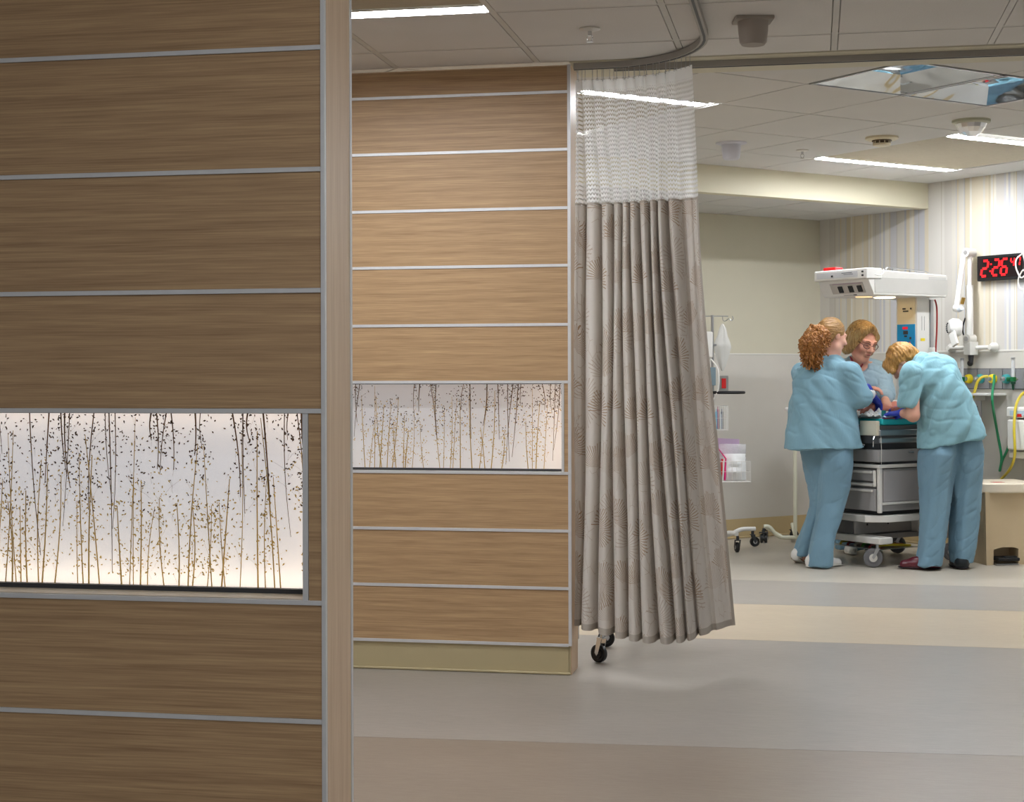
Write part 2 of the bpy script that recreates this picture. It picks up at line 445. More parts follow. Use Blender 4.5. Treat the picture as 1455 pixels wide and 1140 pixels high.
TEXP = NT('woven_ceiling_panel')
_f = TEXP.noise(TEXP.coord('Object', (3, 60, 1)), 3, 5, .7, .5); _g = TEXP.noise(TEXP.coord('Object', (8, 120, 1)), 4, 3)
TEXP.set(TEXP.ramp(TEXP.math('ADD', TEXP.math('MULTIPLY', _f, .6), TEXP.math('MULTIPLY', _g, .4)), [(.3, lin('a0967f')), (.7, lin('c6bca6'))]), .6)
TEXP = TEXP.m
def luminaire(c, rz, lx, ly, watts, label, strip=.115):
    """square feature luminaire: a woven centre panel with a light strip on two sides"""
    o = empty('ceiling_light', c, rz, label, 'ceiling light', 'square ceiling lights with two light strips')
    E = watts / (math.pi * lx * strip)
    for s in (-1, 1):
        y = s * (ly / 2 - strip / 2 - .006)
        box('light_strip', emat('strip_%g' % round(E, 2), 'f6f9ff', E), -lx / 2 + .02, lx / 2 - .02, y - strip / 2 + .01, y + strip / 2 - .01, .002, .012, o)
        for q in (-1, 1):
            box('strip_frame', WHITE, -lx / 2 + .012, lx / 2 - .012, y + q * (strip / 2 - .005) - .004, y + q * (strip / 2 - .005) + .004, -.003, .018, o)
    box('centre_panel', TEXP, -lx / 2 + .012, lx / 2 - .012, -ly / 2 + strip + .012, ly / 2 - strip - .012, .004, .018, o)
    return o
_lab = ['square ceiling light above the corridor, beside the tall oak panelled wall', 'added square ceiling light over the corridor floor, out of view', 'added square ceiling light over the corridor near the tall partition, out of view', 'added square ceiling light farther back along the corridor, out of view']
for (a, b, c, d), lb in zip(LUM_N, _lab):
    luminaire(((a + b) / 2, (c + d) / 2, CZ), 0, b - a, d - c, NEAR_W[_lab.index(lb)], lb)

# header over the bay opening
box('trim_1', CREAM_D, -1.046, 4.2, 6.852, 7.21, CZ - .004, CZ + .10)['kind'] = 'structure'

# ================================================================== TREATMENT BAY
UL = [-.43 - .65 * i for i in range(-1, 12)]; UL[0] = 0.0
VL = [0.0, -.60, -1.29, -1.98, -2.67, -3.36, -4.05, -4.74, -5.43, -6.12]
LUM_F = [(-1.73, -.43, -1.98 + .09, -.585), (-5.03, -3.73, -1.98, -.60), (-1.73, -.43, -4.74, -3.36)]  # the last is an unseen light, added to brighten the bay
RECESS = [(-3.68, -3.03, -3.36, -2.67), (-3.03, -2.38, -3.36, -2.67)]
ceil2 = MB()
_pl = [uvp(.0, 0)[:2], uvp(-8, 0)[:2], uvp(-8, -6.5)[:2], uvp(0, -6.5)[:2]]
def clipY(poly, y=7.21):
    return clip_poly(poly, lambda p: p[1] >= y, lambda p, q: tuple(np.array(p) + (np.array(q) - np.array(p)) * ((y - p[1]) / (q[1] - p[1]))))
ceil2.prism(clipY([tuple(p) for p in _pl]), lambda x, y: (x, y, CZ2 + .09), lambda x, y: (x, y, CZ2 + .12))
ceil2 = ceil2.build('ceiling', TILE_F); ceil2['kind'] = 'structure'
def tile_poly(u0, u1, v0, v1, z, m, parent, name='ceiling_tile', th=.02):
    poly = clipY([tuple(uvp(a, b)[:2]) for a, b in ((u0, v0), (u1, v0), (u1, v1), (u0, v1))])
    if len(poly) < 3: return
    MB().prism(poly, lambda x, y: (x, y, z), lambda x, y: (x, y, z + th)).build(name, m, parent)
for i in range(len(UL) - 1):
    for j in range(len(VL) - 1):
        u1, u0, v1, v0 = UL[i], UL[i + 1], VL[j], VL[j + 1]
        if covered(u0, u1, v0, v1, [(a - .01, b + .01, c - .1, d + .02) for a, b, c, d in LUM_F] + RECESS): continue
        tile_poly(u0 + .006, u1 - .006, v0 + .006, v1 - .006, CZ2, TILE_F, ceil2)
for x in UL[1:]: tile_poly(x - .012, x + .012, VL[-1], 0, CZ2 + .006, GRID, ceil2, 'grid_bar', .014)
for y in VL[1:]: tile_poly(UL[-1], 0, y - .012, y + .012, CZ2 + .0065, GRID, ceil2, 'grid_bar', .014)
_lab = ['square ceiling light over the infant warmer, next to the striped wall', 'square ceiling light partly behind the white mesh of the curtain', 'added square ceiling light in the bay by the striped wall, out of view']
for (a, b, c, d), lb in zip(LUM_F, _lab):
    luminaire(uvp((a + b) / 2, (c + d) / 2, CZ2), ANG_U, b - a, d - c, FAR_W[_lab.index(lb)], lb)
MIRROR = NT('polished_reflector'); MIRROR.set(lin('cdd3da'), .06, 1.0)
MIRROR.bump(MIRROR.noise(MIRROR.coord('Object', (3, 3, 3)), 1.5, 1), .25, .05); MIRROR = MIRROR.m
for (a, b, c, d), lb in zip(RECESS, ('recessed mirrored ceiling fixture with a bluish reflection', 'recessed mirrored ceiling fixture beside the clear glass dome sensor')):
    o = empty('recessed_fixture', uvp((a + b) / 2, (c + d) / 2, CZ2), ANG_U, lb, 'ceiling fixture', 'mirrored ceiling fixtures')
    w, h = (b - a) / 2 - .008, (d - c) / 2 - .008
    for s in (-1, 1):
        box('frame', STEEL, -w, w, s * h - .012 * (s > 0), s * h + .012 * (s < 0), -.004, .02, o)
        box('frame', STEEL, s * w - .012 * (s > 0), s * w + .012 * (s < 0), -h, h, -.004, .02, o)
    mb = MB(); w2, h2 = w - .012, h - .012; i0, z1 = .13, .07
    vs_ = [(-w2, -h2, 0), (w2, -h2, 0), (w2, h2, 0), (-w2, h2, 0), (-w2 + i0, -h2 + i0, z1), (w2 - i0, -h2 + i0, z1), (w2 - i0, h2 - i0, z1), (-w2 + i0, h2 - i0, z1)]
    mb.add(vs_, [(0, 1, 5, 4), (1, 2, 6, 5), (2, 3, 7, 6), (3, 0, 4, 7), (4, 5, 6, 7)]); mb.build('reflector', MIRROR, o)

# bulkhead with the lower alcove behind it
ALC = 2.585
bk = empty('wall_bulkhead', uvp(-3, 0, 0), ANG_U, kind='structure')
box('bulkhead_face', CREAM, -3.5, 3.0, 0, .05, ALC - .008, CZ2 + .09, bk, bevel=.003)
box('bulkhead_lip', CREAM, -3.5, 3.0, .05, .09, ALC - .008, ALC + .05, bk)
box('alcove_slab', TILE_F, -3.5, 3.0, .05, 1.2, ALC + .03, ALC + .08, bk)
AV = [.09, .66, 1.198]
for i in range(len(UL) - 1):
    if UL[i + 1] < -5.8: break
    for j in range(2):
        box('ceiling_tile', TILE_F, UL[i + 1] + 3 + .006, UL[i] + 3 - .006, AV[j] + .006, AV[j + 1] - .006, ALC, ALC + .02, bk)
# back wall of the alcove: paint above, wainscot sheet below, tan base
WB = empty('wall_back', uvp(-3, 1.198, 0), ANG_U, kind='structure')
box('upper_wall', CREAM_D, -3.5, 3.0, .0, .12, 1.47, 2.75, WB)
box('wainscot_panel', WAINS, -3.5, 3.0, -.006, .12, .155, 1.47, WB)
box('cap_strip', WHITE2, -3.5, 3.0, -.009, .0, 1.468, 1.480, WB, bevel=.002)
box('cove_base', BASE, -3.5, 3.0, -.010, .12, .0, .155, WB, bevel=.003)
box('cove_toe', BASE, -3.5, 3.0, -.03, -.01, .0005, .016, WB, bevel=.006)

# striped wall
STRIPE = NT('striped_wallpaper')
tc = STRIPE.n('TexCoord'); sx = STRIPE.n('SeparateXYZ'); STRIPE.l(tc.outputs['Object'], sx.inputs[0])
_per = 1.25
ph = STRIPE.math('FRACT', STRIPE.math('DIVIDE', STRIPE.math('ADD', sx.outputs[0], 20.0), _per))
_rng = random.Random(5); pal = ['d9d6cf', 'c9c9cd', 'd6cbb2', 'dedbd2', 'cfc4aa', 'c2c4cb', 'd3cfc5', 'e0dcd0', 'b9bcc6', 'd9cfb8', 'cdc9c2']
stops = []; p = 0.0; last = None
while len(stops) < 31 and p < 1:
    c = _rng.choice([q for q in pal if q != last]); last = c; stops.append((p, lin(c))); p += _rng.choice([.008, .015, .03, .04, .06, .085])
for i in range(len(stops)): stops[i] = (stops[i][0] / max(p, 1), stops[i][1])
c1 = STRIPE.ramp(ph, stops, 'CONSTANT')
ph2 = STRIPE.math('FRACT', STRIPE.math('DIVIDE', STRIPE.math('ADD', sx.outputs[0], 20.0), .231))
ln = STRIPE.math('LESS_THAN', ph2, .02)
fine = STRIPE.noise(STRIPE.coord('Object', (90, .01, .01)), 1.0, 2)
c2 = STRIPE.mix(STRIPE.math('MULTIPLY', fine, .35), c1, lin('cfcbc2'))
c3 = STRIPE.mix(STRIPE.math('MULTIPLY', ln, .6), c2, lin('a99f86'))
STRIPE.set(c3, .6, 0, .25); STRIPE = STRIPE.m
WR = empty('wall_right', uvp(0, 0, 0), ANG_V, kind='structure')   # local x = V (leftwards), y = into the bay
box('upper_wall', STRIPE, -5.0, 1.30, -.12, 0, 1.475, CZ2 + .12, WR)
box('wainscot_panel', WAINS, -5.0, 1.30, -.12, .006, .155, 1.475, WR)
box('cap_strip', WHITE2, -5.0, 1.30, 0, .010, 1.472, 1.486, WR, bevel=.002)
box('cove_base', BASE, -5.0, 1.30, -.12, .010, 0, .155, WR, bevel=.003)
box('cove_toe', BASE, -5.0, 1.30, .010, .03, .0005, .016, WR, bevel=.006)
for x in (-2.2, -.98, .24, 1.19): box('sheet_joint', WHITE2, x - .006, x + .006, .004, .009, .156, 1.472, WR)

# ================================================================== CURTAIN TRACKS
def track_profile(pts, name, label):
    o = empty(name, (pts[0][0], pts[0][1], 0), 0, label, 'curtain track')
    ox, oy = pts[0][0], pts[0][1]
    for nm, w, z0, z1, m, dy in (('rail', .030, 2.650, 2.676, mat('track_paint', 'a8a49d', .45, .1), 0), ('rail_slot', .010, 2.648, 2.651, GREY_D, 0)):
        mb = MB(); vsl = []
        for i, p in enumerate(pts):
            a = Vector(pts[max(i - 1, 0)]); b = Vector(pts[min(i + 1, len(pts) - 1)]); d = (b - a).normalized(); n = Vector((-d.y, d.x))
            P = Vector(p) - Vector((ox, oy))
            vsl += [(P.x + n.x * w / 2, P.y + n.y * w / 2, z0), (P.x - n.x * w / 2, P.y - n.y * w / 2, z0), (P.x - n.x * w / 2, P.y - n.y * w / 2, z1), (P.x + n.x * w / 2, P.y + n.y * w / 2, z1)]
        fs = []
        for i in range(len(pts) - 1):
            for k in range(4):
                q = (k + 1) % 4; fs.append((4 * i + k, 4 * i + q, 4 * i + 4 + q, 4 * i + 4 + k))
        fs += [(0, 1, 2, 3), tuple(4 * (len(pts) - 1) + k for k in range(4))]
        mb.add(vsl, fs); mb.build(nm, m, o)
    return o
arc = [(-.424, 2.2), (-.424, 4.0), (-.424, 5.5), (-.424, 6.30)]
for k in range(1, 13):
    t = k / 12 * math.pi / 2; arc.append((-.424 - .46 * (1 - math.cos(t)), 6.30 + .58 * math.sin(t)))
arc += [(-.95, 6.883), (-1.03, 6.884)]
track_profile(arc, 'curtain_track', 'curved aluminium curtain track bending from the corridor towards the oak wall')
track_profile([(-.86, 6.945), (.2, 6.945), (1.6, 6.945), (3.4, 6.945)], 'curtain_track', 'straight aluminium curtain track under the cream header')

# ================================================================== CURTAIN
FAB = NT('curtain_fabric')
tcu = FAB.n('TexCoord'); 
def fan_layer(scale, seed, N):
    mp = FAB.n('Mapping'); FAB.l(tcu.outputs['UV'], mp.inputs[0]); mp.inputs['Location'].default_value = (seed, seed * .37, 0); mp.inputs['Scale'].default_value = (scale, scale, 1)
    vo = FAB.n('TexVoronoi', voronoi_dimensions='2D', feature='F1'); vo.inputs['Scale'].default_value = 1.0; vo.inputs['Randomness'].default_value = .6
    FAB.l(mp.outputs[0], vo.inputs['Vector'])
    sb = FAB.n('VectorMath', operation='SUBTRACT'); FAB.l(mp.outputs[0], sb.inputs[0]); FAB.l(vo.outputs['Position'], sb.inputs[1])
    sp = FAB.n('SeparateXYZ'); FAB.l(sb.outputs[0], sp.inputs[0])
    sc = FAB.n('SeparateColor'); FAB.l(vo.outputs['Color'], sc.inputs[0])
    ex, ey = sp.outputs[0], FAB.math('ADD', sp.outputs[1], .16)
    r = FAB.math('SQRT', FAB.math('ADD', FAB.math('MULTIPLY', ex, ex), FAB.math('MULTIPLY', ey, ey)))
    th = FAB.math('ADD', FAB.math('ARCTAN2', ey, ex), FAB.math('MULTIPLY', FAB.math('SUBTRACT', sc.outputs[0], .5), 2.2))
    wob = FAB.noise(mp.outputs[0], 5.0, 2)
    k = FAB.math('FRACT', FAB.math('ADD', FAB.math('MULTIPLY', th, N / 6.2832), FAB.math('MULTIPLY', wob, .8)))
    stroke = FAB.math('LESS_THAN', FAB.math('ABSOLUTE', FAB.math('SUBTRACT', k, .5)), .13)
    rmax = FAB.math('ADD', .40, FAB.math('MULTIPLY', FAB.math('SINE', FAB.math('MULTIPLY', th, 9.0)), .03))
    inr = FAB.math('LESS_THAN', r, rmax)
    ang = FAB.math('LESS_THAN', FAB.math('ABSOLUTE', FAB.math('SUBTRACT', th, 1.5)), 2.15)
    return FAB.math('MULTIPLY', FAB.math('MULTIPLY', stroke, inr), ang), FAB.math('MULTIPLY', inr, ang)
s1, m1 = fan_layer(3.9, 1.3, 44)
s2, m2 = fan_layer(3.4, 8.1, 40)
# thin branching twigs: contour lines of a distorted cell edge
mpb = FAB.n('Mapping'); FAB.l(tcu.outputs['UV'], mpb.inputs[0]); mpb.inputs['Scale'].default_value = (4.6, 3.1, 1)
vb = FAB.n('TexVoronoi', voronoi_dimensions='2D', feature='DISTANCE_TO_EDGE'); FAB.l(mpb.outputs[0], vb.inputs['Vector'])
nb = FAB.noise(mpb.outputs[0], 2.0, 2)
tw = FAB.math('MULTIPLY', FAB.math('LESS_THAN', vb.outputs['Distance'], .010), FAB.math('GREATER_THAN', nb, .53))
ink = FAB.math('MAXIMUM', FAB.math('MULTIPLY', s1, .9), FAB.math('MAXIMUM', FAB.math('MULTIPLY', s2, .45), FAB.math('MULTIPLY', tw, .8)))
tint = FAB.math('MULTIPLY', m1, .02)
wv = FAB.noise(FAB.coord('UV', (900, 250, 1)), 1.0, 2)
c = FAB.mix(FAB.math('MAXIMUM', ink, tint), lin('d8d1c8'), lin('9c7a55'))
c = FAB.mix(FAB.math('MULTIPLY', wv, .12), c, lin('8f8678'))
FAB.set(c, .8, 0, .2); FAB.b.inputs['Sheen Weight'].default_value = .15
# thin cloth lets some light through
dif = FAB.n('BsdfTranslucent'); FAB.l(c, dif.inputs[0]); mx = FAB.n('MixShader'); mx.inputs[0].default_value = .14
FAB.l(FAB.b.outputs[0], mx.inputs[1]); FAB.l(dif.outputs[0], mx.inputs[2]); FAB.l(mx.outputs[0], FAB.out.inputs['Surface']); FAB = FAB.m
HEM = mat('curtain_hem', 'b8afa3', .8, var=.06, vscale=40)
NET = NT('curtain_net')
tcn = NET.n('TexCoord'); mpn = NET.n('Mapping'); NET.l(tcn.outputs['UV'], mpn.inputs[0]); mpn.inputs['Scale'].default_value = (1, 1, 1)
sp = NET.n('SeparateXYZ'); NET.l(mpn.outputs[0], sp.inputs[0])
rowh, colw = .019, .021
zz = NET.math('ABSOLUTE', NET.math('SUBTRACT', NET.math('FRACT', NET.math('DIVIDE', sp.outputs[0], colw)), .5))
rr = NET.math('FRACT', NET.math('ADD', NET.math('DIVIDE', sp.outputs[1], rowh), NET.math('MULTIPLY', zz, 1.1)))
hole = NET.math('GREATER_THAN', NET.math('ABSOLUTE', NET.math('SUBTRACT', rr, .5)), .31)
hole = NET.math('MULTIPLY', hole, NET.math('GREATER_THAN', zz, .07))
hole = NET.math('MULTIPLY', hole, NET.math('LESS_THAN', sp.outputs[1], 2.555))
trn = NET.n('BsdfTransparent'); tln = NET.n('BsdfTranslucent'); tln.inputs[0].default_value = lin('fbfbfa'); NET.set(lin('f4f4f2'), .7, 0, .2)
mA = NET.n('MixShader'); mA.inputs[0].default_value = .6; NET.l(NET.b.outputs[0], mA.inputs[1]); NET.l(tln.outputs[0], mA.inputs[2])
mB = NET.n('MixShader'); NET.l(hole, mB.inputs[0]); NET.l(mA.outputs[0], mB.inputs[1]); NET.l(trn.outputs[0], mB.inputs[2]); NET.l(mB.outputs[0], NET.out.inputs['Surface']); NET = NET.m

# fold edges read along the top of the fabric and along the hem (ridge, ridge, ...)
TOPX = [817, 845, 864, 877, 890, 902, 916, 928, 941, 957, 978, 992]
BOTX = [817, 834, 862, 880, 903, 922, 948, 968, 984, 1000, 1022, 1046]
NF = len(TOPX) - 1
def track_y(x):      # the curved track
    if x < -.884: return 6.883
    t = math.acos(max(-1, min(1, 1 - (-.424 - x) / .46))) if x < -.424 else 0
    return 6.30 + .58 * math.sin(t)
def bot_y(s): return 6.99 - .20 * math.sin(math.pi * min(s * 1.02, 1)) ** 1.2 + .12 * max(0, s - .72) / .28
rngc = random.Random(4); AMP = [rngc.uniform(.75, 1.2) for _ in range(NF + 1)]
def curtain_pt(s, zf):
    """s 0..1 across, zf 0 (top) .. 1 (hem)"""
    q = s * NF; i = min(int(q), NF - 1); fr = q - i
    tx = TOPX[i] + (TOPX[i + 1] - TOPX[i]) * fr; bx = BOTX[i] + (BOTX[i + 1] - BOTX[i]) * fr
    xt = onZ(tx, 292, 2.04)
    xtop = -1.022 + (-.50 + 1.022) * s
    xb = onY(bx, 898, bot_y(s))[0]
    yt = track_y(xtop) + .0; yb = bot_y(s)
    xm = onY(tx, 290, (yt * .8 + yb * .2))[0]
    z = 2.602 - zf * (2.602 - (.205 - .03 * math.sin(math.pi * s)))
    # x: top -> mesh seam (zf .23) -> hem
    k = zf / .23 if zf < .23 else 1
    if zf < .23: x = xtop + (xm - xtop) * k
    else:
        g = (zf - .23) / .77; x = xm + (xb - xm) * (g ** 1.25)
    y = yt + (yb - yt) * zf
    a = .010 + .058 * min(1, zf / .3) ** .8
    if s > .80: a *= max(0.12, 1 - (s - .80) / .11)
    if s < .03: a *= .5
    w = AMP[i] * (1 - fr) + AMP[i + 1] * fr
    ph = 2 * math.pi * q
    cc = math.cos(ph); y += -a * w * math.copysign(abs(cc) ** .62, cc) + .006 * math.sin(7 * s + 3 * zf)
    fwid = ((TOPX[i + 1] - TOPX[i]) * (1 - zf) + (BOTX[i + 1] - BOTX[i]) * zf) * .003
    x += .92 * fwid / 6.2832 * math.sin(ph) * (0 if s < .02 else max(0, min(1, (.9 - s) / .08))) + .004 * math.sin(9 * zf + 20 * s)
    return (x, y, z)
cu = empty('privacy_curtain', (-.78, 6.9, 0), 0, 'patterned beige privacy curtain with white mesh top hanging from curved track', 'curtain')
def curtain_part(name, m, s0, s1, z0, z1, ns, nz, flare=0):
    mb = MB(); vs_ = []; uvs = []
    for j in range(nz + 1):
        for i in range(ns + 1):
            s = s0 + (s1 - s0) * i / ns; zf = z0 + (z1 - z0) * j / nz
            p = curtain_pt(s, zf); vs_.append((p[0] + .78, p[1] - 6.9 - flare, p[2])); uvs.append((s * 1.95, p[2]))
    fs = [(j * (ns + 1) + i, j * (ns + 1) + i + 1, (j + 1) * (ns + 1) + i + 1, (j + 1) * (ns + 1) + i) for j in range(nz) for i in range(ns)]
    me = bpy.data.meshes.new(name); me.from_pydata(vs_, [], fs); me.materials.append(m)
    uvl = me.uv_layers.new(name='UVMap'); 
    lv = np.zeros(len(me.loops), np.int32); me.loops.foreach_get('vertex_index', lv)
    uvl.data.foreach_set('uv', np.array(uvs, np.float32)[lv].ravel())
    me.polygons.foreach_set('use_smooth', [True] * len(me.polygons))
    o = bpy.data.objects.new(name, me); COL.objects.link(o); o.parent = cu; return o
curtain_part('mesh_top', NET, 0, 1, 0, .228, 400, 30)['label'] = 'white open mesh strip at the top of the curtain'
curtain_part('fabric_panel', FAB, 0, .982, .226, .988, 420, 90)
curtain_part('seam_band', HEM, 0, 1, .2235, .2275, 420, 2, .0022)
curtain_part('side_hem', HEM, .982, 1.0, .226, .988, 10, 90)
curtain_part('bottom_hem', HEM, 0, 1, .988, 1.0, 420, 4)
hk = MB().tube([(0, 0, 0), (0, 0, .030), (0, .004, .040), (0, 0, .05)], .0013, 5); hk.tube([(-.004, 0, -.004), (.004, 0, -.004), (.003, 0, .004), (-.003, 0, .004)], .0012, 4, closed=True)
hkm = hk.mesh('hook', STEEL)
for k in range(30):
    s = (k + .5) / 30; p = curtain_pt(s, 0); inst('hook', hkm, cu, (p[0] + .78, p[1] - 6.9, p[2] + .0))

# ================================================================== CEILING DEVICES
def sprinkler(p, lb):
    o = empty('sprinkler_head', p, 0, lb, 'sprinkler', 'ceiling sprinkler heads')
    MB().lathe([(.0, .0), (.040, -.001), (.042, -.006), (.030, -.010), (.012, -.012), (0, -.012)], n=24).build('escutcheon', WHITE2, o, True)
    MB().cyl((0, 0, -.010), (0, 0, -.030), .008, 12).build('body', CHROME, o, True)
    for s in (-1, 1): MB().tube([(s * .007, 0, -.028), (s * .012, 0, -.038), (s * .004, 0, -.052)], .0018, 6).build('frame_arm', CHROME, o, True)
    MB().lathe([(0, -.052), (.013, -.053), (.014, -.055), (0, -.055)], n=16).build('deflector', CHROME, o)
sprinkler(onZ(838, 40, CZ), 'pendent sprinkler head in the corridor ceiling')
sprinkler(onZ(1140, 213, CZ2), 'pendent sprinkler head in the bay ceiling')
def cup_device(p, sc, m, flange, lb):
    o = empty('ceiling_sensor', p, YAW, lb, 'ceiling sensor', 'cup shaped ceiling sensors')
    if flange == 'square': MB().box(-.078 * sc, .078 * sc, -.06 * sc, .06 * sc, -.014, 0).build('mounting_plate', m, o, bevel=.004)
    else: MB().lathe([(0, 0), (.10 * sc, 0), (.10 * sc, -.006), (.07 * sc, -.014), (0, -.014)]).build('mounting_plate', m, o, True)
    MB().lathe([(0, -.012), (.062 * sc, -.012), (.060 * sc, -.05 * sc), (.054 * sc, -.098 * sc), (.046 * sc, -.108 * sc), (0, -.108 * sc)], n=28).build('cup', m, o, True)
cup_device(onZ(1070, 26, CZ), .95, mat('taupe_plastic', 'a59d93', .6), 'square', 'taupe cup shaped sensor on a square plate in the corridor ceiling')
cup_device(onZ(1039, 203, CZ2), .98, mat('pale_lilac_plastic', 'd3d4de', .6), 'round', 'pale cup shaped sensor on the bay ceiling beside the curtain')
o = empty('smoke_detector', onZ(1253, 195, CZ2), 0, 'ivory round smoke detector on the bay ceiling', 'smoke detector')
MB().lathe([(0, 0), (.100, 0), (.100, -.012), (.085, -.020), (0, -.020)]).build('base', IVORY, o, True)
MB().lathe([(0, -.020), (.060, -.020), (.060, -.026), (.045, -.026), (.045, -.040), (0, -.040)]).build('chamber', mat('detector_vent', '6d5f4c', .6), o, True)
MB().lathe([(0, -.040), (.056, -.040), (.052, -.052), (.03, -.058), (0, -.058)]).build('cap', IVORY, o, True)
for k in range(10):
    a = k * .628; MB().bar((.05 * math.cos(a), .05 * math.sin(a), -.024), (.05 * math.cos(a), .05 * math.sin(a), -.042), .006, .014).build('rib', IVORY, o)
o = empty('dome_sensor', onZ(1380, 171, CZ2), 0, 'ceiling sensor with faceted clear glass dome beside the light strip', 'dome sensor')
MB().lathe([(0, 0), (.108, 0), (.108, -.014), (.095, -.022), (0, -.022)]).build('base', mat('sage_plastic', 'b9baa4', .5), o, True)
g = NT('faceted_clear_plastic'); g.set((.9, .92, .95, 1), .05, .55); 
mbd = MB(); prof = [(.088, -.022), (.080, -.045), (.060, -.07), (.030, -.088), (.004, -.094)]
mbd.lathe(prof, n=14); mbd.build('dome', g.m, o)
MB().lathe([(0, -.02), (.02, -.021), (.02, -.05), (0, -.05)], n=12).build('sensor_core', GREY_D, o)

# ================================================================== WHEELED STANDS
def caster(parent, p, r, rz, m_wheel=None, twin=False, fork=None, hub=None):
    """caster wheel whose tread touches z=0 under p=(x,y,top)"""
    c = bpy.data.objects.new('caster', MB().cyl((0, 0, p[2] - .035), (0, 0, p[2]), .011, 12).mesh('caster', fork or CHROME)); COL.objects.link(c)
    c.parent = parent; c.location = (p[0], p[1], 0); c.rotation_euler = (0, 0, rz)
    off = .45 * r; ws = (-.016, .016) if twin else (0,); w = .011 if twin else .013
    for y in ws:
        MB().lathe([(0, -w), (r * .55, -w), (r * .6, -w * .7), (r * .82, -w), (r * .97, -w * .75), (r, 0), (r * .97, w * .75), (r * .82, w), (r * .6, w * .7), (r * .55, w), (0, w)], (off, y, r), (0, 1, 0), 26).build('wheel', m_wheel or BLACK, c, True)
        MB().lathe([(0, -w - .002), (r * .42, -w - .002), (r * .45, 0), (r * .42, w + .002), (0, w + .002)], (off, y, r), (0, 1, 0), 18).build('hub', hub or GREY_L, c, True)
    for s in (-1, 1):
        yy = s * (.033 if twin else .019)
        MB().prism([(-.012, p[2] - .03), (.014, p[2] - .03), (off + .010, r + .004), (off, r - .010), (off - .010, r + .002)], lambda a, b: (a, yy - .0015, b), lambda a, b: (a, yy + .0015, b)).build('fork_plate', fork or CHROME, c)
    MB().box(-.016, .016, -.034 if twin else -.020, .034 if twin else .020, p[2] - .034, p[2] - .028).build('fork_crown', fork or CHROME, c)
    return c

# stand hidden behind the curtain: only chrome foot and casters show
nb = onZ(856, 930, 0)
st = empty('equipment_stand', (nb[0] + .14, nb[1] + .28, 0), 0, 'chrome wheeled stand whose casters show below the curtain hem', 'stand')
for px, py, ang in ((848, 942, 2.6), (862, 920, .5)):
    q = onZ(px, py, 0); lx_, ly_ = q[0] - st.location.x, q[1] - st.location.y
    caster(st, (lx_ + (.025 if ang > 2 else -.02), ly_, .145), .042, ang, BLACK, fork=CHROME, hub=BLACK)
    MB().tube([(lx_ + (.025 if ang > 2 else -.02), ly_, .145), (lx_ + (.025 if ang > 2 else -.02), ly_, .26)], .012, 12).build('leg_post', CHROME, st, True)
    MB().tube([(lx_ + (.025 if ang > 2 else -.02), ly_, .26), (0, 0, .30)], .014, 10).build('leg', CHROME, st, True)
for lx_, ly_ in ((.10, .30), (-.06, .34)):
    caster(st, (lx_, ly_, .145), .042, .3, BLACK, fork=CHROME, hub=BLACK)
    MB().tube([(lx_, ly_, .145), (lx_, ly_, .26), (0, 0, .30)], .013, 10).build('leg', CHROME, st, True)
MB().cyl((0, 0, .28), (0, 0, 1.05), .016, 16).build('pole', CHROME, st, True)
MB().box(-.11, .11, -.08, .08, 1.05, 1.07).build('tray', STEEL, st, bevel=.006)

# vital-signs stand beside the alcove wall
D1 = 11.95
def S1(px, py, dd=0): return at(px, py, D1 + dd)
sb = onZ(1013, 779, 0)
vs1 = empty('monitor_stand', (sb[0], sb[1], 0), YAW, 'white wheeled monitor stand with wire baskets beside the curtain edge', 'stand')
def L1(px, py, dd=0):
    w = at(px, py, D1 + dd) - np.array([sb[0], sb[1], 0]); return (float(w @ RT), float(w @ FW), float(w[2]))
MB().cyl((0, 0, .10), (0, 0, 1.76), .011, 16).build('pole', STEEL, vs1, True)
for (px, py), ang, kn in (((1047, 785), 1.75, (1022, 764)), ((1073, 777), .15, (1052, 757)), ((985, 776), 3.1, None), ((975, 787), 2.6, None), ((1005, 799), 4.6, None)):
    q = onZ(px, py, 0) - np.array([sb[0], sb[1], 0]); lx_, ly_ = float(q @ RT), float(q @ FW)
    n = math.hypot(lx_, ly_)
    a = (lx_ * .12 / n, ly_ * .12 / n)
    MB().tube(smooth_path([(0, 0, .10), (a[0] * .5, a[1] * .5, .09), (lx_ * .45, ly_ * .45, .105), (lx_ * .68, ly_ * .68, .135), (lx_, ly_, .135)], 5), .017, 10).build('leg', WHITE, vs1, True)
    caster(vs1, (lx_ - .02 * math.cos(ang), ly_ - .02 * math.sin(ang), .122), .038, ang, BLACK, fork=GREY_D)
MB().lathe([(0, .08), (.06, .08), (.06, .105), (.03, .125), (.014, .17), (0, .17)]).build('hub', WHITE, vs1, True)
z447 = L1(1014, 449)[2]
MB().tube([(-.09, 0, z447), (.12, 0, z447)], .0035, 8).build('hook_bar', STEEL, vs1, True)
hx = L1(1034, 455)
MB().tube(smooth_path([(hx[0] - .03, 0, z447), (hx[0] - .026, 0, z447 - .03), (hx[0] - .008, 0, z447 - .036), (hx[0] + .02, 0, z447 - .02), (hx[0] + .035, 0, z447 - .034), (hx[0] + .05, 0, z447 - .02), (hx[0] + .045, 0, z447)], 5), .003, 6).build('hook', STEEL, vs1, True)
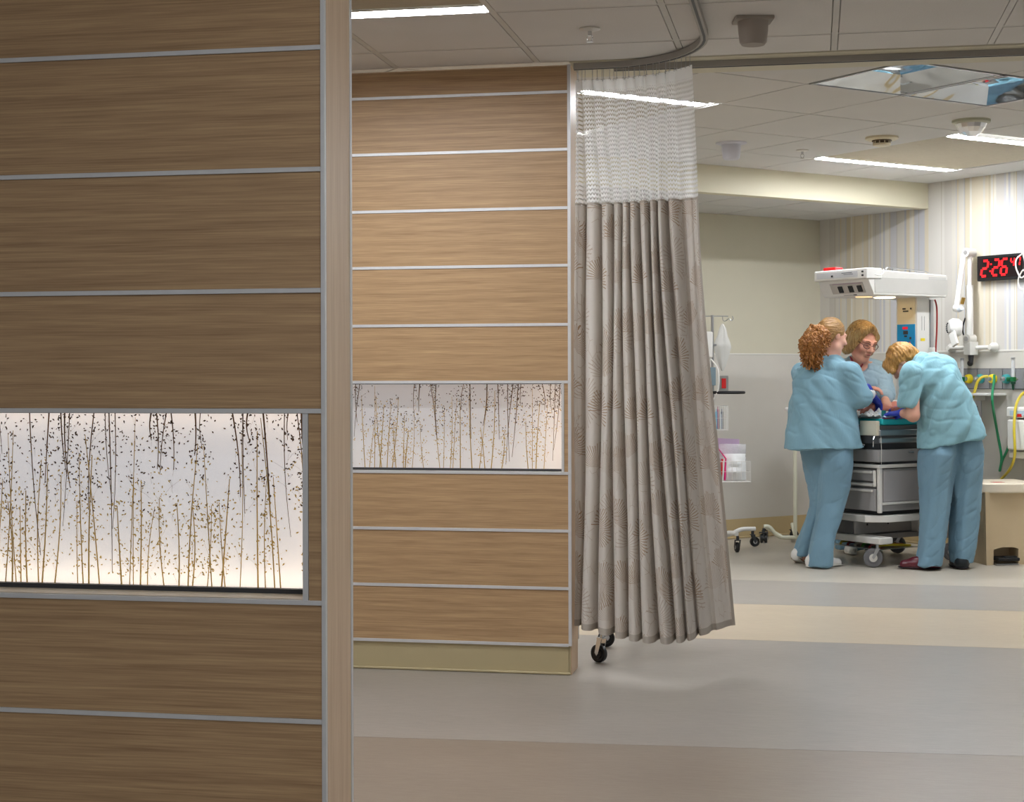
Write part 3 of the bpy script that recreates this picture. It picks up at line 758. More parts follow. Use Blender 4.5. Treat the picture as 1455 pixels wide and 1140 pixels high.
# monitor and cable loop
a = L1(1003, 490); MB().box(a[0] - .08, a[0] + .055, -.05, .03, a[2] - .10, a[2] + .10).build('monitor', WHITE, vs1, bevel=.012)
MB().box(a[0] + .056, a[0] + .09, -.012, .012, a[2] - .01, a[2] + .008).build('monitor_clamp', STEEL, vs1, bevel=.003)
MB().tube(smooth_path([L1(1010, 510), L1(1020, 525, -.03), L1(1021, 550, -.04), L1(1015, 566, -.03), L1(1008, 575)], 6), .006, 8).build('cable', WHITE, vs1, True)
MB().box(-.02, .022, -.03, .012, L1(1014, 548)[2], L1(1014, 522)[2]).build('battery_pack', mat('slate_plastic', '7e929b', .45), vs1, bevel=.004)
# push handle: flat black ring
h = L1(1037, 558); mb = MB(); pts = []
for k in range(28):
    t = 2 * math.pi * k / 28; pts.append((.10 + .135 * math.cos(t) * 1.0 - .0, -.02 + .10 * math.sin(t), h[2]))
mb.tube(pts, .011, 10, closed=True); mb.build('push_handle', BLACK, vs1, True)
MB().tube([(0, 0, h[2] - .005), (.0, -.02, h[2] - .03), (-.01, -.03, h[2] - .05)], .010, 10).build('handle_bracket', GREY_D, vs1, True)
def basket(x0, x1, y0, y1, z0, z1, nm):
    mb = MB(); r = .0022
    for z in (z0, z1): mb.tube([(x0, y0, z), (x1, y0, z), (x1, y1, z), (x0, y1, z)], r * 1.3, 6, closed=True)
    mb.tube([(x0, y0, (z0 + z1) / 2), (x1, y0, (z0 + z1) / 2), (x1, y1, (z0 + z1) / 2), (x0, y1, (z0 + z1) / 2)], r * .8, 5, closed=True)
    n = 8
    for k in range(n + 1):
        x = x0 + (x1 - x0) * k / n
        mb.tube([(x, y0, z1), (x, y0, z0), (x, y1, z0), (x, y1, z1)], r * .8, 5)
    for k in range(1, 6):
        y = y0 + (y1 - y0) * k / 6; mb.tube([(x0, y, z1), (x0, y, z0), (x1, y, z0), (x1, y, z1)], r * .8, 5)
    return mb.build(nm, WHITE, vs1, True)
b0 = L1(1007, 611); b1 = L1(1033, 577); basket(b0[0] + .02, b1[0], -.13, .06, b0[2], b1[2], 'small_wire_basket')
c0 = L1(1006, 684); c1 = L1(1064, 655); basket(c0[0] + .03, c1[0], -.16, .07, c0[2], c1[2] + .0, 'large_wire_basket')
POLY = NT('clear_plastic_film'); _t = POLY.n('BsdfTransparent'); _m = POLY.n('MixShader'); POLY.set(lin('eef0f2'), .2, 0, .7)
_m.inputs[0].default_value = .5; POLY.l(_t.outputs[0], _m.inputs[1]); POLY.l(POLY.b.outputs[0], _m.inputs[2]); POLY.l(_m.outputs[0], POLY.out.inputs['Surface'])
POLY.bump(POLY.noise(POLY.coord(), 40, 3), .8, .01); POLY = POLY.m
def world1(p): return tuple(np.array([sb[0], sb[1], 0]) + RT * p[0] + FW * p[1] + UP * p[2])
def pouch(name, loc, w, h, t, m, lb, cat, tilt=0, group=None, seed=1, shape=None):
    """soft crumpled flat pack standing on its lower edge"""
    rg = random.Random(seed); mb = MB(); nx, nz = 10, 12; sides = []
    for s in (-1, 1):
        vs_ = []
        for j in range(nz + 1):
            for i in range(nx + 1):
                u_, v_ = i / nx, j / nz; ww = w * (shape(v_) if shape else 1)
                bul = math.sin(math.pi * u_) ** .6 * math.sin(math.pi * min(max(v_, .02), .98)) ** .6
                y = s * t * bul * (1 + .5 * mnoise.noise(Vector((u_ * 4, v_ * 5, seed + s))))
                vs_.append(((u_ - .5) * ww + .006 * mnoise.noise(Vector((v_ * 6, seed, u_))), y + .006 * mnoise.noise(Vector((u_ * 5, v_ * 5, seed + 9))), v_ * h))
        mb.add(vs_, [(j * (nx + 1) + i, j * (nx + 1) + i + 1, (j + 1) * (nx + 1) + i + 1, (j + 1) * (nx + 1) + i) for j in range(nz) for i in range(nx)])
    o = mb.build(name, m, None, True); o.location = loc; o.rotation_euler = (0, tilt, YAW); tag(o, lb, cat, group); return o
pk = MAT = mat('white_paper_pack', 'eef0ef', .5, var=.05, bump=.3, bscale=30)
pm = c0[0] + .03; W_ = c1[0] - pm
pouch('supply_pack', world1((pm + W_ * .62, -.05, c0[2] + .006)), .17, .20, .035, pk, 'white supply pack standing in the large wire basket', 'pack', .0, None, 2)
pouch('zip_bag', world1((pm + W_ * .58, .01, c0[2] + .006)), .20, .27, .012, POLY, 'clear zip bag standing behind the white pack in the basket', 'plastic bag', .03, None, 4)
pouch('zip_bag', world1((pm + W_ * .40, .045, c0[2] + .006)), .19, .31, .010, mat('lilac_film', 'c9b2cf', .25, spec=.6), 'lilac zip bag standing at the back of the basket', 'plastic bag', .05, None, 6)
# pink folder leaning in the basket
p0 = L1(1013, 626, -.02); p1 = L1(1034, 653, -.06); p2 = L1(1031, 683, -.06)
PINK = mat('hot_pink_plastic', 'f0237f', .35)
pf = empty('pink_folder', world1((p1[0] - .01, -.07, c0[2] + .006)), YAW, 'hot pink plastic sheet folder bent over in the large wire basket', 'folder')
def P_(p): return (p[0] - (p1[0] - .01), p[1] + .07, p[2] - (c0[2] + .006))
mb = MB(); q0, q1, q2 = P_(p0), P_(p1), P_(p2)
mb.prism([(q0[0], q0[2]), (q1[0], q1[2]), (q1[0] - .012, q1[2] + .004), (q0[0] - .004, q0[2] + .014)], lambda a, b: (a, -.01, b), lambda a, b: (a, .06, b)); mb.build('upper_flap', PINK, pf)
for k, m in ((0, PINK), (1, WHITE), (2, RED)):
    x = q1[0] - .004 - .011 * k
    MB().prism([(x, q1[2]), (x - .010, q1[2]), (x - .016 - .004 * k, .002), (x - .006 - .004 * k, .002)], lambda a, b: (a, -.01, b), lambda a, b: (a, .06, b)).build('sheet', m, pf)
# hanging clear bag
def dia(v): return .12 + .88 * (v / .5 if v < .5 else (1 - v) / .5) ** .8
hb = L1(1029, 527, -.03); ht = L1(1029, 460, -.03)
bg = pouch('fluid_bag', world1((hb[0], -.0, hb[2])), .135, ht[2] - hb[2], .02, mat('cloudy_film', 'd3d3cd', .25, spec=.6, bump=.5, bscale=25), 'cloudy plastic bag hanging from the monitor stand hook', 'plastic bag', 0, None, 8, dia)
for k, (xx, m) in enumerate(((.025, 'e8eef2'), (.045, '57b6d9'), (.062, 'd06a86'), (.08, 'c9d2d8'), (.095, '6e7a8a'))):
    hgt = .13 + .02 * (k % 3)
    o = MB().lathe([(0, 0), (.008, 0), (.008, hgt * .85), (.004, hgt * .9), (.004, hgt), (0, hgt)], n=10).build('supply_tube', mat('tube_' + m, m, .3), None, True)
    o.location = world1((b0[0] + .02 + xx * .9, -.03 - .012 * (k % 2), b0[2] + .005)); tag(o, ['white', 'sky blue', 'rose', 'pale grey', 'slate grey'][k] + ' capped supply tube in the small wire basket', 'tube', 'tubes in the small wire basket')

# cream stand behind the left nurse
sb2 = onZ(1130, 772, 0)
cs = empty('instrument_stand', (sb2[0], sb2[1], 0), YAW, 'cream wheeled pole stand behind the nurse in white shoes', 'stand')
CRM = mat('cream_enamel', 'd9d8c2', .4)
MB().cyl((0, 0, .035), (0, 0, 1.12), .015, 16).build('pole', CRM, cs, True)
MB().tube(smooth_path([(0, 0, .045), (-.10, 0, .045), (-.15, 0, .07), (-.20, 0, .125), (-.245, 0, .13)], 6), .016, 10).build('leg', CRM, cs, True)
MB().tube(smooth_path([(0, 0, .045), (.02, .10, .045), (.03, .20, .06), (.03, .30, .12)], 6), .016, 10).build('leg', CRM, cs, True)
MB().tube(smooth_path([(0, 0, .045), (.12, .02, .045), (.2, .02, .06), (.28, .02, .12)], 6), .016, 10).build('leg', CRM, cs, True)
caster(cs, (-.245, 0, .115), .036, 1.4, BLACK, twin=True, fork=GREY_D); caster(cs, (-.215, .14, .115), .036, 1.2, BLACK, fork=GREY_D)
MB().tube([(-.10, .0, .05), (-.215, .14, .115)], .013, 8).build('leg', CRM, cs, True)
caster(cs, (.03, .30, .105), .036, .3, BLACK, fork=GREY_D); caster(cs, (.28, .02, .105), .036, 0, BLACK, fork=GREY_D)
MB().box(.03, .38, -.18, .18, 1.12, 1.14).build('tray', STEEL, cs, bevel=.01)
MB().tube([(0, 0, 1.04), (-.055, 0, 1.04)], .012, 10).build('clamp', WHITE2, cs, True)
MB().sphere((-.062, 0, 1.04), .017).build('clamp_knob', WHITE, cs, True)
MB().tube([(-.005, 0, .88), (-.068, 0, .865)], .006, 8).build('pin', mat('brass', 'b08d4a', .35, .8), cs, True)

# ================================================================== INFANT WARMER
OW = onZ(1249, 808, 0)
wm = empty('infant_warmer', (OW[0], OW[1], 0), ANG_U, 'grey and white infant warmer cart with overhead heater and drawers', 'infant warmer')
def WBX(n, m, *a, bevel=.004, parent=None, **k): return box(n, m, *a, parent or wm, bevel=bevel, **k)
WHT = mat('warmer_white', 'dedcd6', .35, 0, .5, .02)
WGR = mat('warmer_grey', 'a3a1a0', .42, .05, .5, .03)
WGD = mat('warmer_dark_grey', '5a5a5c', .45)
# base and casters
WBX('foot_crossbar', WHT, 0, .125, -.01, .60, .158, .205, bevel=.01)
WBX('rear_crossbar', WHT, .72, .82, 0, .58, .158, .205, bevel=.01)
WBX('base_beam', WGR, .10, .76, .22, .40, .165, .20)
for a, b, ang in ((.030, .045, 2.55), (.055, .55, 2.2), (.77, .03, 2.6), (.77, .55, 1.9)):
    caster(wm, (a, b, .158), .066, ang, mat('grey_tyre', '6e6e70', .5), fork=STEEL, hub=WHITE2)
WBX('plinth', WGR, .03, .74, .26, .52, .205, .30)
WBX('plinth_front', WGD, .022, .03, .27, .51, .21, .295, bevel=.001)
for a in (.14, .34): WBX('screw', BLACK, a, a + .012, .256, .262, .262, .276, bevel=.001)
skirt = MB(); P2 = [(-.03, .62), (-.03, .10), (.0, .06), (.04, .03), (.09, -.005), (.775, -.005), (.775, .62)]
skirt.prism(P2, lambda x, y: (x, y, .305), lambda x, y: (x, y, .352)); skirt.build('skirt_plate', WHT, wm, bevel=.005)
WBX('wire_basket', STEEL, .02, .40, .03, .5, .118, .122, bevel=.001)
for k, c in enumerate(('c8b52c', '8f2a2a', '3f7d3a', 'd9d4c4', '9a3030', 'd8c33c')):
    MB().tube(smooth_path([(.06, .08 + .07 * k, .126), (.1, .09 + .07 * k, .140), (.25, .10 + .06 * k, .136), (.38, .08 + .07 * k, .128)], 4), .009, 6).build('coiled_lead', mat('lead_' + c, c, .4), wm, True)
# cabinet with a stack of drawers facing the foot
WBX('cabinet_gap', GREY_D, .05, .74, .05, .56, .352, .38, bevel=.002)
cab = WBX('cabinet', WGR, .02, .755, .012, .595, .38, .668)
WBX('corner_post', WHT, .008, .034, .0, .026, .372, .69)
WBX('side_door', mat('warmer_door', 'aeabab', .4, .05), .05, .745, .004, .014, .445, .655)
WBX('door_rail', WHT, .034, .755, -.004, .012, .425, .442)
WBX('door_emblem', GREY_D, .40, .425, .0015, .0045, .600, .610, bevel=.0005)
for z0, z1 in ((.385, .535), (.545, .575), (.585, .66)):
    d = WBX('drawer', WGR, -.004, .02, .034, .585, z0, z1, bevel=.004)
    WBX('drawer_pull', WHT, -.020, -.002, .05, .57, z1 - .022, z1 - .006, parent=d)
WBX('drawer_bracket', WHT, -.016, .006, .028, .040, .55, .66)
# recess and upper tray drawer
WBX('upper_recess', GREY_D, .04, .74, .03, .58, .665, .722, bevel=.002)
WBX('tray_lip', WHT, -.006, .765, -.006, .605, .675, .698, bevel=.005)
ud = WBX('upper_drawer', WGR, .0, .755, .004, .60, .715, .80, bevel=.008)
WBX('latch', CHROME, .28, .33, -.006, .004, .772, .782, parent=ud); WBX('latch', CHROME, .62, .66, -.004, .004, .722, .728, parent=ud)
WBX('bed_gap', GREY_D, .03, .74, .03, .58, .80, .845, bevel=.002)
# bed frame with bright rails
WBX('bed_deck', WGD, .01, .74, .0, .60, .84, .963)
for z0, z1, y in ((.845, .878, -.016), (.895, .935, -.012)):
    WBX('side_rail', STEEL, .0, .76, y, y + .018, z0, z1, bevel=.007, seg=3)
WBX('corner_bracket', mat('bracket_cream', 'd6d1bd', .4), -.020, .012, .0, .16, .895, .995, bevel=.006)
CLR = NT('clear_side_panel'); _t = CLR.n('BsdfTransparent'); _g = CLR.n('BsdfGlossy'); _g.inputs['Roughness'].default_value = .05; _m = CLR.n('MixShader'); _m.inputs[0].default_value = .16
CLR.l(_t.outputs[0], _m.inputs[1]); CLR.l(_g.outputs[0], _m.inputs[2]); CLR.l(_m.outputs[0], CLR.out.inputs['Surface']); CLR = CLR.m
WBX('foot_panel', CLR, -.014, -.008, .16, .58, .90, 1.02, bevel=.001)
WBX('far_panel', CLR, .02, .72, .592, .598, .95, 1.09, bevel=.001)
MB().tube([(-.012, .02, .90), (-.03, .02, .87), (-.03, .02, .835), (-.022, .03, .82)], .004, 8).build('panel_hinge', CHROME, wm, True)
MB().tube([(.004, -.018, .89), (.006, -.02, .78), (.012, -.012, .70)], .0018, 6).build('bed_cord', WHITE2, wm, True)
MB().tube([(-.018, .16, .885), (-.05, .16, .88), (-.05, .12, .84), (-.03, .10, .83)], .005, 8).build('hook', CHROME, wm, True)
mt = empty('mattress', tuple(np.array([OW[0], OW[1], .9635]) + U * .385 + V * .295), ANG_U, 'teal edged infant mattress on the warmer bed', 'mattress')
box('pad', mat('teal_vinyl', '2cc0c8', .35), -.345, .335, -.29, .275, 0, .046, mt, bevel=.012, seg=3)
box('sheet', mat('white_sheet', 'e6eaec', .8, bump=.3), -.328, .328, -.27, .27, .044, .052, mt, bevel=.004)
box('stripe', mat('pink_stripe', 'd8697e', .7), -.328, .328, -.289, -.27, .0455, .049, mt, bevel=.001)
# column, control panel, heater head
col = WBX('column', WHT, .575, .70, .20, .40, .20, 1.86, bevel=.006)
WBX('control_label', IVORY, .571, .576, .215, .385, 1.58, 1.86, parent=col, bevel=.001)
BLUE = mat('blue_overlay', '1f8fcb', .3)
bp = WBX('control_panel', BLUE, .566, .574, .215, .385, 1.475, 1.665, parent=col, bevel=.002)
WBX('lower_label', IVORY, .571, .576, .215, .385, 1.34, 1.468, parent=col, bevel=.001)
def dot(n, m, y, z, w, h): box(n, m, .563, .5665, y - w / 2, y + w / 2, z - h / 2, z + h / 2, wm, bevel=.001)
dot('display', emat('red_display', 'd0182a', 1.0, '5a0a12'), .305, 1.638, .05, .018); dot('display', GREY_D, .30, 1.606, .045, .026); dot('button', GREY_D, .30, 1.58, .026, .012)
dot('button', GREY_D, .255, 1.566, .016, .018); 
for yy in (.26, .30, .355): dot('button', mat('magenta_key', 'b04a86', .4), yy, 1.537, .014, .011)
dot('button', mat('navy_key', '123c8a', .4), .345, 1.505, .045, .012)
dot('marking', GREY_D, .315, 1.775, .03, .01); dot('marking', GREY_D, .25, 1.775, .014, .012); dot('marking', GREY_D, .30, 1.758, .05, .008)
WBX('scale_slot', GREY_L, .62, .622, .197, .201, 1.62, 1.72, bevel=.0005, parent=col); WBX('scale_slot', GREY_L, .645, .647, .197, .201, 1.62, 1.72, bevel=.0005, parent=col)
WBX('yellow_sticker', YELLOW, .61, .65, .1975, .2005, 1.545, 1.565, bevel=.0005, parent=col)
WBX('mounting_rail', STEEL, .70, .73, .19, .225, .9, 1.84, bevel=.003); WBX('rail_clamp', WHT, .69, .72, .165, .20, 1.42, 1.50)
MB().tube(smooth_path([(.735, .185, 1.84), (.75, .18, 1.78), (.75, .18, 1.64), (.745, .185, 1.5), (.74, .19, 1.3)], 5), .006, 8).build('red_cable', mat('dark_red_cable', '9a2a26', .4), wm, True)
# rear service housing
WBX('rear_housing', WHT, .70, .79, .10, .50, .205, .38)
MB().sphere((.60, .06, .18), (.028, .028, .026)).build('orange_knob', mat('orange_plastic', 'e2531f', .4), wm, True)
MB().tube(smooth_path([(.60, .06, .17), (.62, .03, .10), (.66, .06, .03), (.74, .2, .012)], 6), .005, 8).build('power_cord', GREY_D, wm, True)
hd = MB(); prof = [(-.035, 2.028), (-.035, 1.968), (-.02, 1.962), (.035, 1.852), (.735, 1.852), (.745, 1.99), (.735, 2.006), (.16, 2.022)]
hd.prism(prof, lambda x, z: (x, .075, z), lambda x, z: (x, .565, z)); head = hd.build('heater_head', WHT, wm, bevel=.006)
WBX('front_bezel', WHITE, -.046, .10, .062, .578, 1.962, 2.034, parent=head, bevel=.008)
WBX('bezel_label', mat('label_grey', 'cfd0d2', .4), -.049, -.045, .15, .55, 1.977, 2.018, parent=head, bevel=.001)
WBX('bezel_mark', mat('label_ink', '5b6470', .5), -.0505, -.0485, .20, .30, 2.006, 2.010, parent=head, bevel=.0003)
WBX('bezel_mark', mat('label_ink', '5b6470', .5), -.0505, -.0485, .19, .28, 1.996, 1.999, parent=head, bevel=.0003)
WBX('bezel_knob', GREY_D, -.056, -.046, .385, .40, 1.984, 1.998, parent=head, bevel=.003); WBX('bezel_knob', GREY_D, -.056, -.046, .09, .105, 2.003, 2.016, parent=head, bevel=.003); WBX('bezel_knob', GREY_D, -.056, -.046, .09, .105, 1.978, 1.990, parent=head, bevel=.003)
def slope(t): return (-.02 + .055 * t, 1.962 - .11 * t)
def slab(n, m, y0, y1, t0, t1, th):
    (xa, za), (xb, zb) = slope(t0), slope(t1); nx, nz = -.11 / .123, -.055 / .123
    MB().add([(xa, y0, za), (xb, y0, zb), (xb, y1, zb), (xa, y1, za)] + [(x + nx * th, y, z + nz * th) for x, y, z in ((xa, y0, za), (xb, y0, zb), (xb, y1, zb), (xa, y1, za))],
             [(0, 1, 2, 3), (4, 5, 6, 7), (0, 1, 5, 4), (1, 2, 6, 5), (2, 3, 7, 6), (3, 0, 4, 7)]).build(n, m, head)
slab('switch_panel', mat('switch_plate', 'b9b4ad', .4), .14, .46, .18, .82, .003); slab('stripe', mat('mauve_line', 'a08a98', .5), .15, .43, .2, .24, .0045)
for y in (.345, .245, .16): slab('rocker_switch', BLACK, y, y + .04, .36, .74, .010)
slab('nameplate', GREY_D, .235, .265, .9, .95, .003)
slab('nameplate', mat('label_ink', '5b6470', .5), .27, .36, .92, .935, .002)
rb = WBX('alarm_light', RED, -.015, .06, .40, .52, 2.034, 2.058, parent=head, bevel=.006)
rl = MB().tube(smooth_path([(.17, .10, 2.02), (.18, .10, 2.04), (.20, .10, 2.045)], 3) + [(.55, .10, 2.03), (.62, .10, 2.006)], .004, 8); rl.build('top_rail', STEEL, head, True)
for a in (.24, .40): MB().cyl((a, .10, 1.99), (a, .10, 2.042), .005, 8).build('rail_post', STEEL, head, True)
MB().cyl((.46, .09, 2.0), (.46, .09, 2.022), .005, 8).build('rail_post', STEEL, head, True)
for k in range(3): WBX('vent_slot', GREY_L, .56, .73, .0735, .0755, 1.982 - .010 * k, 1.987 - .010 * k, parent=head, bevel=.0005)
WBX('side_skirt', mat('warmer_skirt', 'c6c4be', .4), .04, .742, .072, .0752, 1.868, 1.972, parent=head, bevel=.001)
MB().tube(smooth_path([(.0, .07, 2.0), (.06, .06, 1.985), (.11, .065, 2.0), (.13, .08, 2.03)], 5), .0035, 6).build('light_lead', WHITE, head, True)
MB().lathe([(0, 1.852), (.075, 1.852), (.072, 1.847), (.055, 1.845), (0, 1.845)], (.36, .30, 0)).build('exam_lamp', emat('warm_lamp', 'ffdfb0', 9), head, True)
MB().lathe([(0, 1.852), (.06, 1.852), (.055, 1.846), (0, 1.846)], (.16, .30, 0)).build('heater_rod', emat('heater_glow', 'ffd9a0', .9), head, True)
# bedside accessories at the head of the bed
o = empty('resuscitator_block', tuple(np.array([OW[0], OW[1], 1.016]) + U * .49 + V * .42), ANG_U, 'small white device with dark slots standing at the bed head', 'device')
box('body', WHITE2, -.05, .05, -.08, .08, 0, .11, o, bevel=.008)
for k in range(3): box('slot', GREY_D, -.052, -.0495, -.05, .05, .035 + .025 * k, .043 + .025 * k, o)
o = MB().tube([(.0 + .022 * math.cos(t * .3307), 0, .030 + .030 * math.sin(t * .3307)) for t in range(19)], .009, 10, closed=True).build('amber_ring', mat('amber_plastic', 'a8661c', .3), None, True)
o.location = tuple(np.array([OW[0], OW[1], 1.0165]) + U * .40 + V * .30); o.rotation_euler = (0, 0, YAW + .3); tag(o, 'amber plastic ring standing on the mattress before the white device', 'ring')

# ================================================================== STEP BIN
bpz = onZ(1432, 803, 0)
bn = empty('step_bin', tuple(bpz + FW * .2), YAW + R(8), 'beige pedal bin with curved lid beside the striped wall', 'bin')
BIN = mat('bin_beige', 'cbb795', .45, var=.03); BINL = mat('bin_lid', 'ded2bc', .4, var=.02)
z1 = .50; w0, w1 = .185, .20
mb = MB(); 
def binring(w, d, z): return [(-w, -d, z), (w, -d, z), (w, d, z), (-w, d, z)]
# body with an arched pedal recess in the front
fx = [(-w0, 0), (-.125, 0), (-.125, .105), (-.06, .122), (.03, .118), (.055, .108), (.055, 0), (w0, 0), (w1, z1), (-w1, z1)]
body = MB().prism(fx, lambda x, z: (x, -.185 - .015 * z / z1, z), lambda x, z: (x, -.05, z)); body.build('front_shell', BIN, bn)
rear = MB(); a_ = [(-w0, -.05, 0), (w0, -.05, 0), (w0, .19, 0), (-w0, .19, 0), (-w1, -.05, z1), (w1, -.05, z1), (w1, .20, z1), (-w1, .20, z1)]
rear.add(a_, [(0, 3, 2, 1), (4, 5, 6, 7), (0, 1, 5, 4), (1, 2, 6, 5), (2, 3, 7, 6), (3, 0, 4, 7)]); rear.build('rear_shell', BIN, bn)
for s in (-1, 1): MB().add([(s * w0, -.205, 0), (s * (w0 - .03), -.205, 0), (s * (w0 - .03), -.19, 0), (s * w0, -.19, 0), (s * w1, -.222, z1), (s * (w1 - .03), -.222, z1), (s * (w1 - .03), -.2, z1), (s * w1, -.2, z1)],
                                [(0, 1, 2, 3), (4, 5, 6, 7), (0, 1, 5, 4), (1, 2, 6, 5), (2, 3, 7, 6), (3, 0, 4, 7)]).build('corner_rib', BIN, bn)
lid = MB(); pl = [(-w1 - .018, .215), (-w1 - .018, -.19)] + [(-w1 - .018 + (w1 + .018) * 2 * k / 12, -.19 - .06 * math.sin(math.pi * k / 12) ** .7) for k in range(1, 12)] + [(w1 + .018, -.19), (w1 + .018, .215)]
lid.prism(pl, lambda x, y: (x, y, z1 - .005), lambda x, y: (x * .985, y * .985, z1 + .062)); lid.build('lid', BINL, bn, bevel=.012, seg=3)
box('lid_label', mat('red_print', 'b8524a', .5), -.10, -.02, -.14, -.08, z1 + .062, z1 + .0635, bn)
box('pedal', BLACK, -.115, .045, -.235, -.10, .03, .052, bn, bevel=.006); box('pedal_ridge', BLACK, -.06, .03, -.225, -.19, .05, .062, bn, bevel=.004); box('pedal_base', STEEL, -.12, .05, -.215, -.06, .002, .010, bn, bevel=.002)

# ================================================================== THINGS ON THE STRIPED WALL (local x = leftwards, y = out of the wall)
def on_wall(name, v, z, lb, cat, group=None): return empty(name, uvp(0, v, z), ANG_V, lb, cat, group)
ck = on_wall('digital_clock', -.735, 2.085, 'black digital wall clock with red figures on the striped wall', 'clock')
MB().box(-.222, .214, 0, .05, -.092, .092).build('case', BLACK, ck, bevel=.006)
box('face', mat('clock_face', '1b1214', .25), -.205, .20, .049, .052, -.072, .072, ck)
REDL = emat('red_led', 'ff1a22', 2.2, '500000')
SEG = {'2': 'abged', '6': 'afgedc', '4': 'fgbc', '7': 'abc'}
def digit(ch, x, z, w, h, t):
    # x runs to the right as seen from the room (= -local x); the figures slant
    P = {'a': ((0, h), (w, h)), 'b': ((w, h), (w, h / 2)), 'c': ((w, h / 2), (w, 0)), 'd': ((0, 0), (w, 0)), 'e': ((0, h / 2), (0, 0)), 'f': ((0, h), (0, h / 2)), 'g': ((0, h / 2), (w, h / 2))}
    g = bpy.data.objects.new('figure', None); COL.objects.link(g); g.parent = ck; mb = MB()
    for sname in SEG[ch]:
        (xa, za), (xb, zb) = P[sname]; f = .12
        xa, za, xb, zb = xa + (xb - xa) * f, za + (zb - za) * f, xb - (xb - xa) * f, zb - (zb - za) * f
        sl = .16
        mb.bar((-(x + xa + sl * za), .0535, z + za), (-(x + xb + sl * zb), .0535, z + zb), t, .002, (0, 1, 0))
    bpy.data.objects.remove(g); return mb.build('figure', REDL, ck)
digit('2', -.172, -.058, .052, .112, .017); digit('2', -.068, -.056, .052, .112, .017); digit('6', .008, -.055, .052, .112, .017)
digit('4', .098, .000, .030, .062, .011); digit('7', .150, .002, .030, .062, .011)
for zz_ in (-.024, .026): MB().bar((.082 - zz_ * .16, .0535, zz_ - .006), (.082 - zz_ * .16, .0535, zz_ + .006), .013, .002, (0, 1, 0)).build('colon_dot', REDL, ck)

gp = on_wall('gas_outlet_rail', -.66, 1.275, 'grey medical gas outlet strip on the wainscot below the clock', 'gas outlets')
GPM = mat('outlet_plate_grey', '98999d', .4, .3)
for k in range(9):
    x = .46 - .118 * k; box('outlet_plate', GPM, x - .056, x + .056, 0.006, .022, -.072, .072, gp, bevel=.003)
box('back_channel', GREY_D, -.56, .53, .0065, .012, -.076, .076, gp)
def outlet(x, m, z=0.0):
    o = MB().lathe([(0, .020), (.033, .020), (.035, .03), (.032, .05), (.020, .062), (0, .064)], (x, 0, z), (0, 1, 0), 20).build('outlet', m, gp, True)
    MB().lathe([(0, .060), (.016, .060), (.016, .085), (.010, .092), (0, .092)], (x, 0, z), (0, 1, 0), 14).build('connector', STEEL, gp, True)
for x, m in ((.235, YELLOW), (.125, TEAL), (.008, YELLOW), (-.118, TEAL), (-.33, YELLOW), (-.45, TEAL)): outlet(x, m)
def flowmeter(v, z, lb):
    o = on_wall('flow_meter', v, z, lb, 'flow meter', 'flow meters on the gas outlets')
    MB().cyl((0, .11, 0), (0, .11, .13), .013, 14).build('tube', POLY, o, True)
    MB().box(-.016, .016, .094, .126, -.03, .004).build('body', GREEN_D, o, bevel=.004)
    MB().cyl((.02, .11, -.012), (.05, .11, -.012), .016, 14).build('knob', GREEN_D, o, True)
    MB().lathe([(.004, -.09), (.009, -.075), (.011, -.05), (.018, -.045), (.018, -.032), (0, -.03)], (0, .11, 0)).build('nozzle', mat('nozzle_green', '0c3f2a', .4), o, True)
    MB().cyl((0, .066, -.012), (0, .1, -.012), .009, 12).build('stem', STEEL, o, True)
    MB().lathe([(0, .128), (.015, .128), (.015, .142), (0, .145)], (0, .11, 0)).build('cap', STEEL, o, True)
flowmeter(-.43, 1.285, 'clear flow meter with green base beside the yellow hose'); flowmeter(-.905, 1.285, 'clear flow meter with green base above the white wall unit')
def wl(px, py, y): # point on a plane y out from the striped wall, in wall coordinates (v, y, z)
    n = -U; r = ray(px, py); pl_ = K - U * y; t = ((pl_ - CAMP) @ U) / (r @ U); w = CAMP + r * t; return (float((w - K) @ V), y, float(w[2]))
def hose(name, pts, r, m, lb):
    P = [wl(*p) for p in pts]; v0 = P[0]
    o = MB().tube(smooth_path([(p[0] - v0[0], p[1], p[2] - v0[2]) for p in P], 8), r, 10).build(name, m, None, True)
    o.location = tuple(uvp(0, v0[0], v0[2])); o.rotation_euler = (0, 0, ANG_V); return tag(o, lb, 'hose')
hose('yellow_hose', [(1404, 535, .10), (1396, 536, .13), (1389, 543, .15), (1385, 556, .15), (1382, 566, .13)], .011, TUBE_Y, 'short yellow hose curving down behind the white shelf')
hose('green_hose', [(1413, 533, .07), (1412, 545, .10), (1410, 560, .23), (1411, 580, .23), (1418, 620, .10), (1423, 650, .07), (1420.5, 669, .06), (1424, 655, .035), (1431, 640, .03), (1436, 625, .03)], .0095, TUBE_G, 'green hose hanging in a long loop below the gas outlets')
hose('yellow_hose', [(1460, 555, .10), (1450, 563, .12), (1443, 580, .16), (1441, 610, .20), (1442, 645, .20), (1436, 665, .12), (1424, 680, .05), (1416, 690, .03)], .010, TUBE_Y, 'long yellow hose falling to the lid of the beige bin')
